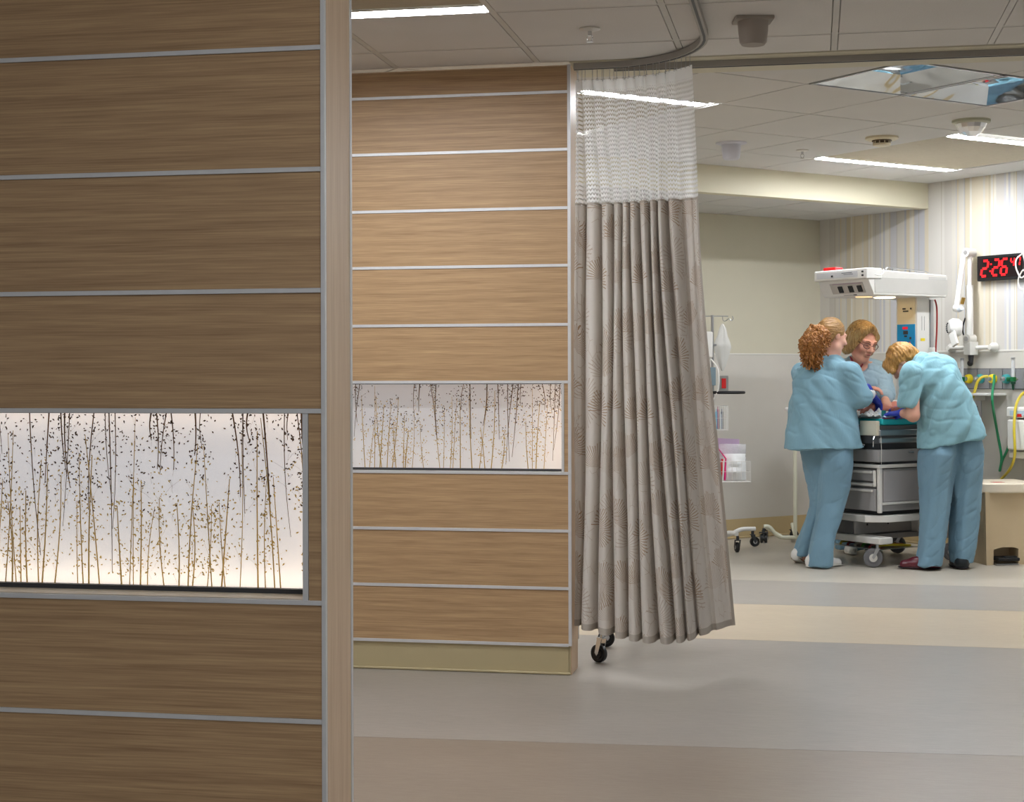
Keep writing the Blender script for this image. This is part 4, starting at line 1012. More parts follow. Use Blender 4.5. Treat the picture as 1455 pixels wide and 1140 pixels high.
# white shelf below the outlets
sh = on_wall('wall_shelf', -.50, 1.165, 'small white wall shelf under the gas outlets', 'shelf')
box('board', WHITE, -.26, .18, .008, .21, -.012, .006, sh, bevel=.006); box('bracket', WHITE2, -.06, -.04, .006, .16, -.05, -.010, sh, bevel=.003); box('bracket', WHITE2, .04, .06, .006, .16, -.05, -.010, sh, bevel=.003)
pl_ = on_wall('wall_outlet', -.47, 1.055, 'steel wall outlet plate under the white shelf', 'outlet')
box('plate', STEEL, -.055, .055, .006, .012, -.07, .07, pl_, bevel=.004); box('jack', GREY_D, -.022, .022, .012, .018, -.025, .02, pl_, bevel=.004)
for z in (-.055, .055): MB().cyl((0, .011, z), (0, .014, z), .005, 8).build('screw', CHROME, pl_)
un = on_wall('wall_unit', -.94, .90, 'white wall mounted dispenser unit with grey side panel above the bin', 'dispenser')
box('back_panel', GREY_L, -.20, .135, .006, .03, -.20, .10, un, bevel=.006); box('body', WHITE, -.20, .05, .03, .16, -.13, .085, un, bevel=.012); box('lower_lip', WHITE2, -.2, .06, .03, .13, -.19, -.14, un, bevel=.008)
box('cap', WHITE, -.20, .065, .02, .15, .10, .175, un, bevel=.012); box('cap_window', mat('pale_blue_print', 'b9cddd', .4), -.16, .03, .149, .152, .115, .15, un); box('red_mark', RED, -.075, -.035, .149, .1535, .105, .128, un, bevel=.002)

# articulated arm on a wall rail
ar = on_wall('arm_lamp', -.45, 1.505, 'white articulated wall arm carrying a rounded lamp head', 'wall arm')
MB().tube([(.20, .05, 0), (-.20, .05, 0)], .016, 14).build('rail', WHITE2, ar, True)
for x in (.20, -.20): MB().lathe([(0, .006), (.036, .006), (.036, .03), (.022, .05), (.018, .065), (0, .066)], (x, 0, 0), (0, 1, 0), 20).build('rail_mount', WHITE2, ar, True)
JN = -.035
MB().box(JN - .032, JN + .032, .03, .12, -.055, .045).build('clamp_block', WHITE, ar, bevel=.006)
MB().tube([(JN, .075, -.055), (JN, .075, -.11)], [.022, .016], 14).build('pivot', GREY_D, ar, True); MB().sphere((JN + .008, .075, -.115), .022).build('knob', BLACK, ar, True)
top = (JN - .005, .09, .70)
MB().tube([(JN, .09, .04), (JN, .09, .46)], .028, 14).build('lower_arm', WHITE, ar, True)
MB().tube([(JN, .09, .45), top], .017, 14).build('upper_tube', WHITE, ar, True)
MB().cyl((JN, .05, .065), (JN, .125, .065), .036, 20).build('joint', WHITE2, ar, True); MB().cyl((JN, .122, .065), (JN, .130, .065), .018, 16).build('joint_cap', GREY_L, ar, True)
MB().cyl((top[0], .05, top[2]), (top[0], .135, top[2]), .033, 20).build('joint', WHITE2, ar, True); MB().cyl((top[0], .13, top[2]), (top[0], .14, top[2]), .016, 14).build('joint_cap', GREY, ar, True)
MB().tube(smooth_path([(JN + .03, .10, .22), (JN + .045, .11, .16), (JN + .04, .11, .10), (JN + .01, .11, .06)], 5), .006, 8).build('cable', BLACK, ar, True)
e0 = (top[0] + .03, .12, top[2] - .01); _e = wl(1359, 438, .24); e1 = (_e[0] + .45, .24, _e[2] - 1.505)
MB().tube([e0, e1], .020, 14).build('fore_arm', WHITE, ar, True); MB().tube([(top[0], .11, top[2]), e0], .022, 12).build('elbow_link', WHITE, ar, True)
MB().sphere(e1, .03).build('wrist_joint', WHITE2, ar, True); MB().cyl((e1[0] - .035, e1[1] - .02, e1[2] + .03), (e1[0] - .05, e1[1] - .02, e1[2] + .075), .014, 12).build('brass_fitting', mat('brass', 'b08d4a', .35, .8), ar, True)
MB().cyl((e1[0] - .02, e1[1], e1[2] - .01), (e1[0] - .05, e1[1], e1[2] + .0), .022, 12).build('swivel', mat('pale_blue_plastic', 'cdd5dc', .4), ar, True)
_e = wl(1356, 466, .25); hc = (_e[0] + .45, .25, _e[2] - 1.505)
MB().lathe([(0, -.045), (.055, -.045), (.07, -.02), (.068, .02), (.05, .045), (0, .05)], hc, (.5, .8, .1), 24).build('lamp_head', WHITE, ar, True)
MB().bar((hc[0] - .01, hc[1] + .04, hc[2] - .02), (hc[0] - .075, hc[1] + .07, hc[2] - .13), .06, .02, (0, 1, 0)).build('lamp_grip', WHITE, ar, bevel=.006)
for k in range(6):
    a = -.8 + k * .32; MB().sphere((hc[0] + .035 * math.cos(a) - .01, hc[1] + .055, hc[2] + .045 * math.sin(a)), .006, 8, 6).build('vent_hole', GREY_D, ar)

# white unit hanging by the clock, mostly beyond the frame
uw = wl(1462, 372, .35); wu = empty('hanging_monitor', uvp(-.35, uw[0], uw[2]), ANG_V, 'white hanging monitor with looped cable beside the red clock', 'monitor')
MB().prism([(.055, .13), (-.12, .16), (-.20, .0), (-.18, -.10), (-.02, -.10), (.01, .02)], lambda x, z: (x, -.02, z), lambda x, z: (x, .05, z)).build('shell', WHITE, wu, bevel=.01)
MB().box(-.06, -.025, .05, .056, .04, .12).build('handle_slot', GREY_D, wu)
MB().tube(smooth_path([(.01, .04, .06), (.055, .06, .02), (.06, .06, -.04), (.02, .06, -.11), (-.02, .06, -.09), (.0, .06, -.06), (.04, .06, -.12), (.03, .06, -.18), (-.02, .06, -.19), (-.08, .06, -.15)], 7), .0055, 8).build('cable', WHITE2, wu, True)
MB().tube([(-.12, 0, .1), (-.30, -.10, .3), (-.30, -.348, .3)], .022, 12).build('mount_arm', WHITE2, wu, True)

# red outlet plate on the alcove wall
n_ = V; r = ray(1027, 545); t = ((uvp(0, 1.198) - CAMP) @ V) / (r @ V); w_ = CAMP + r * t
ro = empty('red_outlet', tuple(np.array([w_[0], w_[1], w_[2]]) - V * .006), ANG_U, 'steel plate with red emergency outlet on the alcove wall', 'outlet')
box('plate', STEEL, -.048, .048, -.006, 0, -.062, .062, ro, bevel=.003); box('socket', RED, -.022, .022, -.010, -.005, -.04, .04, ro, bevel=.003)
# a leaning dark chair wheel behind the bin and a caster at the frame edge
q = onZ(1391, 792, 0) + FW * .25
ow = empty('power_cable', tuple(q), YAW, 'coiled dark power cable leaning behind the beige bin', 'cable')
mb = MB()
for k in range(5):
    mb.tube([(.045 * math.cos(t * .2618) * (1 - .1 * k), -.015 * k + .01 * math.sin(t * .5236 + k), .115 + .105 * math.sin(t * .2618) * (1 - .04 * k)) for t in range(24)], .0065, 8, closed=True)
mb.build('coil', GREY_D, ow, True)
MB().tube(smooth_path([(-.02, 0, .012), (-.1, .0, .006), (-.2, .06, .006), (-.3, .05, .006)], 5), .005, 8).build('lead', GREY_D, ow, True)

# ================================================================== PEOPLE (distance-field bodies turned into one continuous mesh each)
class Field:
    """smooth union of limbs on a grid, surfaced with naive surface nets"""
    def __init__(s, lo, hi, h):
        s.h = h; s.lo = np.array(lo, float); n = np.ceil((np.array(hi) - s.lo) / h).astype(int) + 1
        s.n = n; s.F = np.full(tuple(n), .5, np.float32)
        s.ax = [s.lo[i] + h * np.arange(n[i]) for i in range(3)]
    def _blk(s, lo, hi):
        a = np.clip(np.floor((np.array(lo) - s.lo) / s.h).astype(int), 0, s.n - 1); b = np.clip(np.ceil((np.array(hi) - s.lo) / s.h).astype(int) + 1, 1, s.n)
        sl = tuple(slice(a[i], b[i]) for i in range(3))
        X = s.ax[0][sl[0]][:, None, None]; Y = s.ax[1][sl[1]][None, :, None]; Z = s.ax[2][sl[2]][None, None, :]
        return sl, X, Y, Z
    def _put(s, sl, d, k, sub=False):
        f = s.F[sl]; d = d.astype(np.float32)
        if f.size == 0: return
        if sub:
            s.F[sl] = np.maximum(f, -d); return
        if k <= 0: s.F[sl] = np.minimum(f, d); return
        hh = np.clip(.5 + .5 * (f - d) / k, 0, 1)
        s.F[sl] = d * hh + f * (1 - hh) - k * hh * (1 - hh)
    def cone(s, a, b, ra, rb, k=.02, flat=None, sub=False):
        """tapered capsule; flat=(dir, factor) squeezes the section along dir"""
        a = np.array(a, float); b = np.array(b, float); m = max(ra, rb) + k + 3 * s.h
        sl, X, Y, Z = s._blk(np.minimum(a, b) - m, np.maximum(a, b) + m)
        ba = b - a; L2 = max(ba @ ba, 1e-9)
        px, py, pz = X - a[0], Y - a[1], Z - a[2]
        t = np.clip((px * ba[0] + py * ba[1] + pz * ba[2]) / L2, 0, 1)
        qx, qy, qz = px - t * ba[0], py - t * ba[1], pz - t * ba[2]
        q2 = qx * qx + qy * qy + qz * qz
        if flat:
            dv = np.array(flat[0], float); dv /= np.linalg.norm(dv); c = qx * dv[0] + qy * dv[1] + qz * dv[2]
            q2 = q2 + c * c * (flat[1] ** 2 - 1)
        s._put(sl, np.sqrt(q2) - (ra + (rb - ra) * t), k, sub); return s
    def ell(s, c, r, k=.02, rot=None, sub=False):
        c = np.array(c, float); r = np.array(r, float); m = r.max() + k + 3 * s.h
        sl, X, Y, Z = s._blk(c - m, c + m); px, py, pz = X - c[0], Y - c[1], Z - c[2]
        if rot is not None:
            M = np.array(rot.transposed()); qx = M[0][0] * px + M[0][1] * py + M[0][2] * pz; qy = M[1][0] * px + M[1][1] * py + M[1][2] * pz; qz = M[2][0] * px + M[2][1] * py + M[2][2] * pz
        else: qx, qy, qz = px, py, pz
        k0 = np.sqrt((qx / r[0]) ** 2 + (qy / r[1]) ** 2 + (qz / r[2]) ** 2) + 1e-6
        k1 = np.sqrt((qx / r[0] ** 2) ** 2 + (qy / r[1] ** 2) ** 2 + (qz / r[2] ** 2) ** 2) + 1e-6
        s._put(sl, k0 * (k0 - 1) / k1, k, sub); return s
    def loft(s, rings, k=.02, pw=2.3, cut=None):
        """rings: (z, cx, cy, rx, ry) from low to high"""
        rg = sorted(rings); z = np.array([q[0] for q in rg]); A = np.array(rg)
        m = k + 3 * s.h
        lo = (min(A[:, 1] - A[:, 3]) - m, min(A[:, 2] - A[:, 4]) - m, z[0] - m); hi = (max(A[:, 1] + A[:, 3]) + m, max(A[:, 2] + A[:, 4]) + m, z[-1] + m)
        sl, X, Y, Z = s._blk(lo, hi)
        I = lambda c: np.interp(Z, z, A[:, c])
        cx, cy, rx, ry = I(1), I(2), I(3), I(4)
        q = (np.abs((X - cx) / rx) ** pw + np.abs((Y - cy) / ry) ** pw) ** (1 / pw)
        d = (q - 1) * np.minimum(rx, ry)
        zl = z[0] + (0 if cut is None else cut(X))
        d = np.maximum(d, np.maximum(zl - Z, Z - z[-1])); s._put(sl, d, k); return s
    def mesh(s):
        Fv = s.F; n = s.n; sg = Fv < 0
        cs = [(i, j, k) for i in (0, 1) for j in (0, 1) for k in (0, 1)]
        def cv(A, c): return A[c[0]:n[0] - 1 + c[0], c[1]:n[1] - 1 + c[1], c[2]:n[2] - 1 + c[2]]
        cnt = np.zeros(tuple(n - 1), np.int8)
        for c in cs: cnt += cv(sg, c)
        act = (cnt > 0) & (cnt < 8); idx = np.argwhere(act)
        vid = np.full(tuple(n - 1), -1, np.int64); vid[act] = np.arange(len(idx))
        val = {c: Fv[idx[:, 0] + c[0], idx[:, 1] + c[1], idx[:, 2] + c[2]].astype(float) for c in cs}
        acc = np.zeros((len(idx), 3)); w = np.zeros(len(idx))
        for a in cs:
            for ax in range(3):
                if a[ax]: continue
                b = list(a); b[ax] = 1; b = tuple(b); fa, fb = val[a], val[b]; cr = (fa < 0) != (fb < 0)
                t = np.where(cr, fa / np.where(np.abs(fa - fb) < 1e-9, 1, fa - fb), 0)
                P = np.repeat(np.array(a, float)[None], len(idx), 0); P[:, ax] = t
                acc[cr] += P[cr]; w[cr] += 1
        V_ = s.lo + (idx + acc / np.maximum(w, 1)[:, None]) * s.h
        faces = []
        for ax in range(3):
            o1, o2 = (ax + 1) % 3, (ax + 2) % 3
            sa = [slice(None)] * 3; sb_ = [slice(None)] * 3; sa[ax] = slice(0, n[ax] - 1); sb_[ax] = slice(1, n[ax])
            A, B_ = sg[tuple(sa)], sg[tuple(sb_)]; e = np.argwhere(A != B_)
            e = e[(e[:, o1] > 0) & (e[:, o2] > 0) & (e[:, o1] < n[o1] - 1) & (e[:, o2] < n[o2] - 1)]
            fl = A[e[:, 0], e[:, 1], e[:, 2]]
            q = []
            for d1, d2 in ((1, 1), (0, 1), (0, 0), (1, 0)):
                p = e.copy(); p[:, o1] -= d1; p[:, o2] -= d2; q.append(vid[p[:, 0], p[:, 1], p[:, 2]])
            Q = np.stack(q, 1); Q[~fl] = Q[~fl][:, ::-1]; faces.append(Q[(Q >= 0).all(1)])
        return V_, np.concatenate(faces)

def normals(V_, Fc):
    a = V_[Fc[:, 2]] - V_[Fc[:, 0]]; b = V_[Fc[:, 3]] - V_[Fc[:, 1]]; fn = np.cross(a, b); N = np.zeros_like(V_)
    for i in range(4): np.add.at(N, Fc[:, i], fn)
    return N / np.maximum(np.linalg.norm(N, axis=1), 1e-12)[:, None]
def relax(V_, Fc, it=2):
    for _ in range(it):
        S = np.zeros_like(V_); c = np.zeros(len(V_))
        for i in range(4):
            j = (i + 1) % 4
            np.add.at(S, Fc[:, i], V_[Fc[:, j]]); np.add.at(S, Fc[:, j], V_[Fc[:, i]]); np.add.at(c, Fc[:, i], 1); np.add.at(c, Fc[:, j], 1)
        V_ = V_ * .5 + .5 * S / np.maximum(c, 1)[:, None]
    return V_
def put_mesh(name, VF, m, parent, label=None):
    V_, Fc = VF
    me = bpy.data.meshes.new(name); me.vertices.add(len(V_)); me.vertices.foreach_set('co', V_.astype(np.float32).ravel())
    me.loops.add(Fc.size); me.loops.foreach_set('vertex_index', Fc.astype(np.int32).ravel()); me.polygons.add(len(Fc))
    me.polygons.foreach_set('loop_start', (np.arange(len(Fc)) * 4).astype(np.int32)); me.update(calc_edges=True); me.validate()
    me.polygons.foreach_set('use_smooth', [True] * len(me.polygons)); me.materials.append(m)
    o = bpy.data.objects.new(name, me); COL.objects.link(o); o.parent = parent
    if label: o['label'] = label
    return o
def wrinkle(VF, dirs, amp, seed, it=2):
    """cloth folds: noise drawn out along a crease direction, creases are sharp valleys"""
    V_, Fc = VF; V_ = relax(V_, Fc, it); N = normals(V_, Fc)
    for (dv, long_, short_, a) in dirs:
        d = np.array(dv, float); d /= np.linalg.norm(d)
        al = V_ @ d
        Q = V_ / short_ + d * (al * (1 / long_ - 1 / short_))[:, None] + seed
        nz = np.array([mnoise.noise(Vector(q)) for q in Q])
        V_ = V_ + N * ((nz * a) if a > 0 else (a * np.exp(-(nz / .11) ** 2)))[:, None]; seed += 3.7
    return V_, Fc

def skin_mat(name, base, flush):
    t = NT(name); f = t.noise(t.coord('Object'), 14, 3); t.set(t.mix(f, lin(base), lin(flush)), .5, 0, .35)
    t.b.inputs['Subsurface Weight'].default_value = .12; t.b.inputs['Subsurface Radius'].default_value = (.02, .008, .004); MATS[name] = t.m; return t.m
SKIN1 = skin_mat('skin_fair', 'e2b6a2', 'da9f8a'); SKIN2 = skin_mat('skin_rosy', 'e6b39c', 'd9957d'); SKIN3 = skin_mat('skin_tan', 'd9ac97', 'cb947e'); SKINB = skin_mat('skin_infant', 'cf8a76', 'c0705c')
def cloth(name, c1, c2):
    t = NT(name); v = t.coord('Object'); f = t.noise(v, 5, 3); g = t.noise(t.coord('Object', (400, 400, 160)), 1, 2); h = t.noise(t.coord('Object', (14, 14, 5)), 1.6, 4, .6, 1.2)
    t.set(t.mix(t.math('ADD', t.math('MULTIPLY', f, .7), t.math('MULTIPLY', g, .3)), lin(c1), lin(c2)), .85, 0, .15); t.b.inputs['Sheen Weight'].default_value = .1
    t.bump(t.math('ADD', t.math('MULTIPLY', h, 1.0), t.math('MULTIPLY', g, .03)), .25, .012); MATS[name] = t.m; return t.m
SCRUB = cloth('scrub_cotton', '7399aa', '86abb9'); SCRUB3 = cloth('scrub_cotton_bright', '7aa6b2', '8db6c0'); SCRUBP = cloth('scrub_cotton_trousers', '6c8ea2', '7d9fb2'); JACKET = cloth('scrub_jacket', '8fa9b6', 'a6bcc6')
def hair_mat(name, c1, c2, c3, axis):
    t = NT(name); sc = [160, 160, 160]; sc[axis] = 10
    f = t.noise(t.coord('Object', tuple(sc)), 1, 3, .6, .4); g = t.noise(t.coord('Object'), 18, 2)
    t.set(t.ramp(t.math('ADD', t.math('MULTIPLY', f, .75), t.math('MULTIPLY', g, .25)), [(.3, lin(c1)), (.5, lin(c2)), (.72, lin(c3))]), .38, 0, .5); t.bump(f, .7, .006); MATS[name] = t.m; return t.m
GLOVE = mat('blue_nitrile', '2a3fb4', .35, 0, .5, .05, bump=.4, bscale=60)
def rotm(fwd, up=(0, 0, 1)):
    f = Vector(fwd).normalized(); r_ = f.cross(Vector(up)).normalized(); u_ = r_.cross(f)
    return Matrix((r_, f, u_)).transposed(), r_, f, u_     # columns: right, forward, up
def hand(fld, wrist, d, nrm, curl=.5, s=1.0, thumb=1, grow=0.0, k=.006):
    """palm, four unequal fingers and a thumb; d points along the hand, nrm out of the back of it"""
    d = Vector(d).normalized(); n = Vector(nrm); n = (n - d * n.dot(d)).normalized(); sd = d.cross(n).normalized() * thumb
    w = Vector(wrist); kn = w + d * .085 * s
    for q in (-.026, -.009, .009, .026): fld.cone(w + sd * q * .55 * s, kn + sd * q * s, .016 * s + grow, .012 * s + grow, k * 2)
    for q, L in ((-.028, .062), (-.0095, .076), (.0095, .082), (.028, .074)):
        p = kn + sd * q * s; a = curl * .5; r_ = .0092 * s + grow
        for j, fr in enumerate((.45, .31, .24)):
            dd = d * math.cos(a) - n * math.sin(a) + sd * (q * 1.5); e = p + dd.normalized() * L * fr * s
            fld.cone(p, e, r_, r_ * .92, k); p = e; r_ *= .93; a += curl * .75
    p = w + d * .022 * s + sd * .026 * s; a = .75
    for L, r_ in ((.042, .0125), (.032, .0105), (.026, .009)):
        dd = (d * math.cos(a) + sd * math.sin(a) - n * curl * .5).normalized(); e = p + dd * L * s
        fld.cone(p, e, r_ * s + grow, r_ * s * .9 + grow, k); p = e; a -= .28
class Person:
    def __init__(s, foot, D, label, anchor):
        b = onZ(foot[0], foot[1], 0); s.D = D
        s.o = empty('person', (b[0], b[1], 0), YAW, label, 'person'); s.b = np.array([b[0], b[1], 0.0])
    def L(s, px, py, dd=0.0):
        w = at(px, py, s.D + dd) - s.b; return np.array([w @ RT, w @ FW, w[2]])
    def rings(s, tab):
        out = []
        for py, xl, xr, dd, ry in tab:
            a, b = s.L(xl, py, dd), s.L(xr, py, dd); out.append((a[2], (a[0] + b[0]) / 2, (a[1] + b[1]) / 2, (b[0] - a[0]) / 2, ry))
        return out
def head_field(f, c, fwd, up, s=1.0, jaw=1.0):
    """skull, face, nose, brows, lips, chin and ears around centre c"""
    M, r_, fw_, u_ = rotm(fwd, up); c = Vector(c)
    P = lambda x, y, z: c + (r_ * x + fw_ * y + u_ * z) * s
    f.ell(P(0, -.012, .022), (.073 * s, .092 * s, .088 * s), .01, M); f.ell(P(0, .030, -.032), (.058 * s, .062 * s, .080 * s), .03, M)
    f.cone(P(0, .052, -.098), P(0, .060, -.104), .022 * s, .018 * s, .03)                       # chin
    for x in (-1, 1):
        f.cone(P(.045 * x, .02, -.075), P(.02 * x, .055, -.100), .022 * s * jaw, .018 * s, .03)  # jaw
        f.ell(P(.036 * x, .070, -.030), (.022 * s, .018 * s, .020 * s), .02, M)                 # cheek
        f.cone(P(.014 * x, .088, .018), P(.046 * x, .072, .020), .009 * s, .009 * s, .012)      # brow
        f.ell(P(.031 * x, .096, .002), (.016 * s, .014 * s, .010 * s), .004, M, sub=True)
        f.ell(P(.029 * x, .074, .001), (.014 * s, .013 * s, .012 * s), .004, M)                 # eyeball under lid
        f.ell(P(.073 * x, -.006, -.005), (.010 * s, .018 * s, .030 * s), .006, M)               # ear
        f.cone(P(.011 * x, .098, -.034), P(.009 * x, .094, -.036), .009 * s, .008 * s, .008)    # nostril wing
    f.cone(P(0, .090, .012), P(0, .112, -.028), .009 * s, .013 * s, .012)                       # nose
    f.cone(P(-.016, .088, -.058), P(.016, .088, -.058), .0075 * s, .0075 * s, .006); f.cone(P(-.013, .086, -.068), P(.013, .086, -.068), .008 * s, .008 * s, .006)
    return P, M

# ---------------------------------------------------------------- the nurse with the curly ponytail
p1 = Person((1165, 809), 10.85, 'person in teal scrubs and white shoes with a long curly red ponytail, at the warmer', None); L = p1.L
f = Field((-.45, -.45, -.02), (.62, .55, 1.80), .0058)
hc = L(1183, 477, .02); fwd1 = (.92, .36, -.26)
P, M = head_field(f, hc, fwd1, (.0, .0, 1), 1.0)
f.cone(L(1180, 498, .02), L(1177, 517, .02), .056, .062, .03)
f.loft(p1.rings([(512, 1152, 1200, .02, .075), (540, 1142, 1203, .02, .09), (590, 1150, 1200, .02, .085), (625, 1152, 1198, .03, .09)]), .03)
f.cone(L(1160, 618, .05), L(1190, 618, .0), .075, .075, .03)
legs1 = [((1160, 625, .07), (1160, 716, .105), (1140, 792, .18)), ((1188, 625, -.02), (1184, 718, -.03), (1168, 800, -.06))]
for a, b, c in legs1: f.cone(L(*a), L(*b), .052, .028, .02); f.cone(L(*b), L(*c), .028, .026, .02)
sR, eR, wR = L(1207, 529, -.09), L(1223, 566, -.10), L(1237, 560, .02); sL_, eL, wL_ = L(1141, 530, .10), L(1180, 574, .34), L(1228, 577, .44)
for a, b, c in ((sR, eR, wR), (sL_, eL, wL_)): f.cone(a, b, .05, .04, .03); f.cone(b, c, .04, .026, .02)
hdR = (.55, .45, -.62)
hand(f, wR, hdR, (.2, .2, 1), .55, .95, -1); hand(f, wL_, (.8, .2, -.35), (0, 0, 1), .5, .95, -1)
V1 = f.mesh(); put_mesh('body', (relax(V1[0], V1[1], 1), V1[1]), SKIN1, p1.o)
for w, d, n in ((wR, hdR, (.2, .2, 1)), (wL_, (.8, .2, -.35), (0, 0, 1))):
    g = Field(np.array(w) - .16, np.array(w) + .19, .0045); g.cone(np.array(w) - np.array(Vector(d).normalized()) * .055, w, .036, .031, .01); hand(g, w, d, n, .55 if d == hdR else .5, .95, -1, .0025)
    vf = g.mesh(); put_mesh('glove', vf, GLOVE, p1.o, 'blue nitrile glove')
f = Field((-.45, -.40, .75), (.62, .62, 1.55), .0068)
f.loft(p1.rings([(506, 1168, 1190, .01, .062), (511, 1156, 1198, .01, .085), (517, 1143, 1206, .01, .11), (524, 1133, 1211, .01, .13), (540, 1127, 1213, .0, .15), (560, 1124, 1214, .0, .16), (585, 1121, 1217, .0, .17), (610, 1118, 1222, .0, .185), (628, 1115, 1226, .0, .195), (640, 1114, 1229, .0, .20)]), .03, 2.2,
       cut=lambda X: .012 + .05 * np.clip(X - .05, -.3, .3) * .35)
for a, b, c, dd in ((sR, eR, wR, 0), (sL_, eL, wL_, 0)):
    f.cone(a, b, .076, .064, .04); e = np.array(b) + (np.array(c) - np.array(b)) * .78; f.cone(b, e, .062, .048, .03)
vf = wrinkle(f.mesh(), [((.75, 0, -1), .9, .075, .016), ((1, .2, -.45), .5, .09, -.0045), ((.8, 0, -1), .5, .10, -.0035), ((.1, .2, 1), 1.2, .11, .014)], 1, 4.0)
put_mesh('scrub_top', vf, SCRUB, p1.o)
cf = Field(np.array(wR) - .12, np.array(wR) + .12, .005); e0 = np.array(eR) + (np.array(wR) - np.array(eR)) * .74; e1 = np.array(eR) + (np.array(wR) - np.array(eR)) * .98
cf.cone(e0, e1, .045, .037, .01); put_mesh('cuff', cf.mesh(), mat('white_knit', 'e4e6e6', .8), p1.o, 'white knitted sleeve cuff')
f = Field((-.35, -.40, .005), (.35, .50, 1.0), .0068)
f.loft(p1.rings([(625, 1136, 1182, .06, .15), (645, 1138, 1176, .07, .14), (660, 1142, 1172, .08, .12), (690, 1149, 1171, .10, .095), (712, 1152, 1167, .10, .085), (720, 1151, 1166, .11, .085), (740, 1145, 1164, .13, .09), (770, 1134, 1157, .16, .095), (790, 1128, 1150, .18, .10)]), .012, 2.2)
f.loft(p1.rings([(625, 1158, 1211, -.02, .15), (660, 1165, 1211, -.03, .145), (690, 1166, 1208, -.03, .125), (715, 1164, 1203, -.03, .11), (740, 1160, 1197, -.04, .105), (760, 1155, 1189, -.05, .10), (780, 1150, 1185, -.06, .105), (804, 1146, 1184, -.06, .11)]), .012, 2.2)
vf = wrinkle(f.mesh(), [((1, 0, .45), .35, .09, -.003), ((.15, 0, 1), 1.2, .07, .022)], 1, 9.0); put_mesh('scrub_trousers', vf, SCRUBP, p1.o)
SHOEW = mat('white_leather', 'e3e2de', .45, var=.03)
def shoe(person, heel, toe, h, w, m, sole, tilt=0.0, clog=False):
    a = Vector(heel); b = Vector(toe); d = (b - a).normalized(); ln = (b - a).length; up = Vector((0, 0, 1)); 
    f = Field(np.minimum(a, b) - .14, np.maximum(a, b) + np.array((.14, .14, .16)), .005)
    A = a + up * w * .85; B_ = b + up * w * .62
    f.cone(A, a + d * ln * .55 + up * w * .8, w, w, .02); f.cone(a + d * ln * .5 + up * w * .75, B_ - d * .02, w * 1.02, w * .72, .03)
    f.cone(A + up * h * .35, A + up * h * .72 + d * .015, w * .92, w * .80, .02)
    V_, Fc = f.mesh(); V_[:, 2] = np.maximum(V_[:, 2], .004 + np.interp((V_ - np.array(a)) @ np.array(d), [0, ln], [a.z, b.z]))
    o = put_mesh('shoe', (V_, Fc), m, person.o)
    f = Field(np.minimum(a, b) - .14, np.maximum(a, b) + .14, .005); n2 = (up - d * up.dot(d)).normalized()
    f.cone(a + d * ln * .0, a + d * ln * .55, w * 1.08, w * 1.08, .01, (n2, 6)); f.cone(a + d * ln * .5, b - d * .012, w * 1.1, w * .85, .02, (n2, 6))
    V_, Fc = f.mesh(); V_[:, 2] = np.maximum(V_[:, 2] + .012, .001); put_mesh('shoe_sole', (V_, Fc), sole, o); return o
shoe(p1, L(1132, 797, .17) , L(1145, 808, .33), .05, .038, SHOEW, mat('tan_sole', '9c7d5d', .6))
_a, _b = L(1153, 806, -.07), L(1193, 805, .03); _a[2] = 0; _b[2] = 0; shoe(p1, _a, _b, .06, .041, SHOEW, mat('white_sole', 'd8d5cc', .5))
# hair: smooth cap drawn back, curly tail
HAIR1 = hair_mat('hair_light_brown', '6b4a2c', '95703f', 'b8945f', 0); CURL = hair_mat('hair_curly_auburn', '54300f', '9c642c', 'd2a05a', 2)
f = Field(np.array(hc) - .2, np.array(hc) + .2, .0045)
f.ell(P(0, -.022, .030), (.084, .097, .094), .01, M); f.ell(P(0, -.06, .0), (.07, .07, .085), .02, M)
f.ell(P(0, .115, -.045), (.13, .085, .125), .0, M, sub=True); f.ell(P(.085, .03, -.07), (.045, .07, .075), 0, M, sub=True); f.ell(P(-.085, .03, -.07), (.045, .07, .075), 0, M, sub=True)
vf = f.mesh(); N = normals(*vf); Vh = vf[0] + N * np.array([.004 * mnoise.noise(Vector((q[0] * 20, q[1] * 20, q[2] * 90))) for q in vf[0]])[:, None]
put_mesh('hair', (Vh, vf[1]), HAIR1, p1.o)
pt = [L(1170, 474, -.05), L(1161, 477, -.08), L(1155, 489, -.10), L(1154, 503, -.10), L(1158, 519, -.10)]
f = Field(np.array(L(1150, 490, -.1)) - .22, np.array(L(1150, 490, -.1)) + .22, .005)
for i, r_ in enumerate((.042, .070, .080, .062)): f.cone(pt[i], pt[i + 1], r_, (.070, .080, .062, .026)[i], .03)
vf = f.mesh(); N = normals(*vf)
bl = np.array([abs(mnoise.noise(Vector(q * 42))) + .6 * abs(mnoise.noise(Vector(q * 80 + 5))) for q in vf[0]]); Vc = vf[0] + N * (bl * .026 - .010)[:, None]
tail = put_mesh('ponytail', (Vc, vf[1]), CURL, p1.o, 'curly auburn ponytail')
cm = MB(); rg = random.Random(2); sel = rg.sample(range(len(Vc)), 240)
for i in sel:
    c0_ = Vector(Vc[i]); n0 = Vector(N[i]); tx = n0.orthogonal().normalized(); ty = n0.cross(tx); r_ = rg.uniform(.005, .010); pts = []; dn = Vector((rg.uniform(-.3, .3), rg.uniform(-.3, .3), -1)) * rg.uniform(.008, .014)
    ph0 = rg.uniform(0, 6)
    for k in range(15): t = ph0 + k * .75; pts.append(c0_ + (n0 * math.cos(t) + ty * math.sin(t)) * r_ + dn * (k * .28))
    cm.tube(pts, .0042, 4)
cm.build('curls', CURL, tail, True)

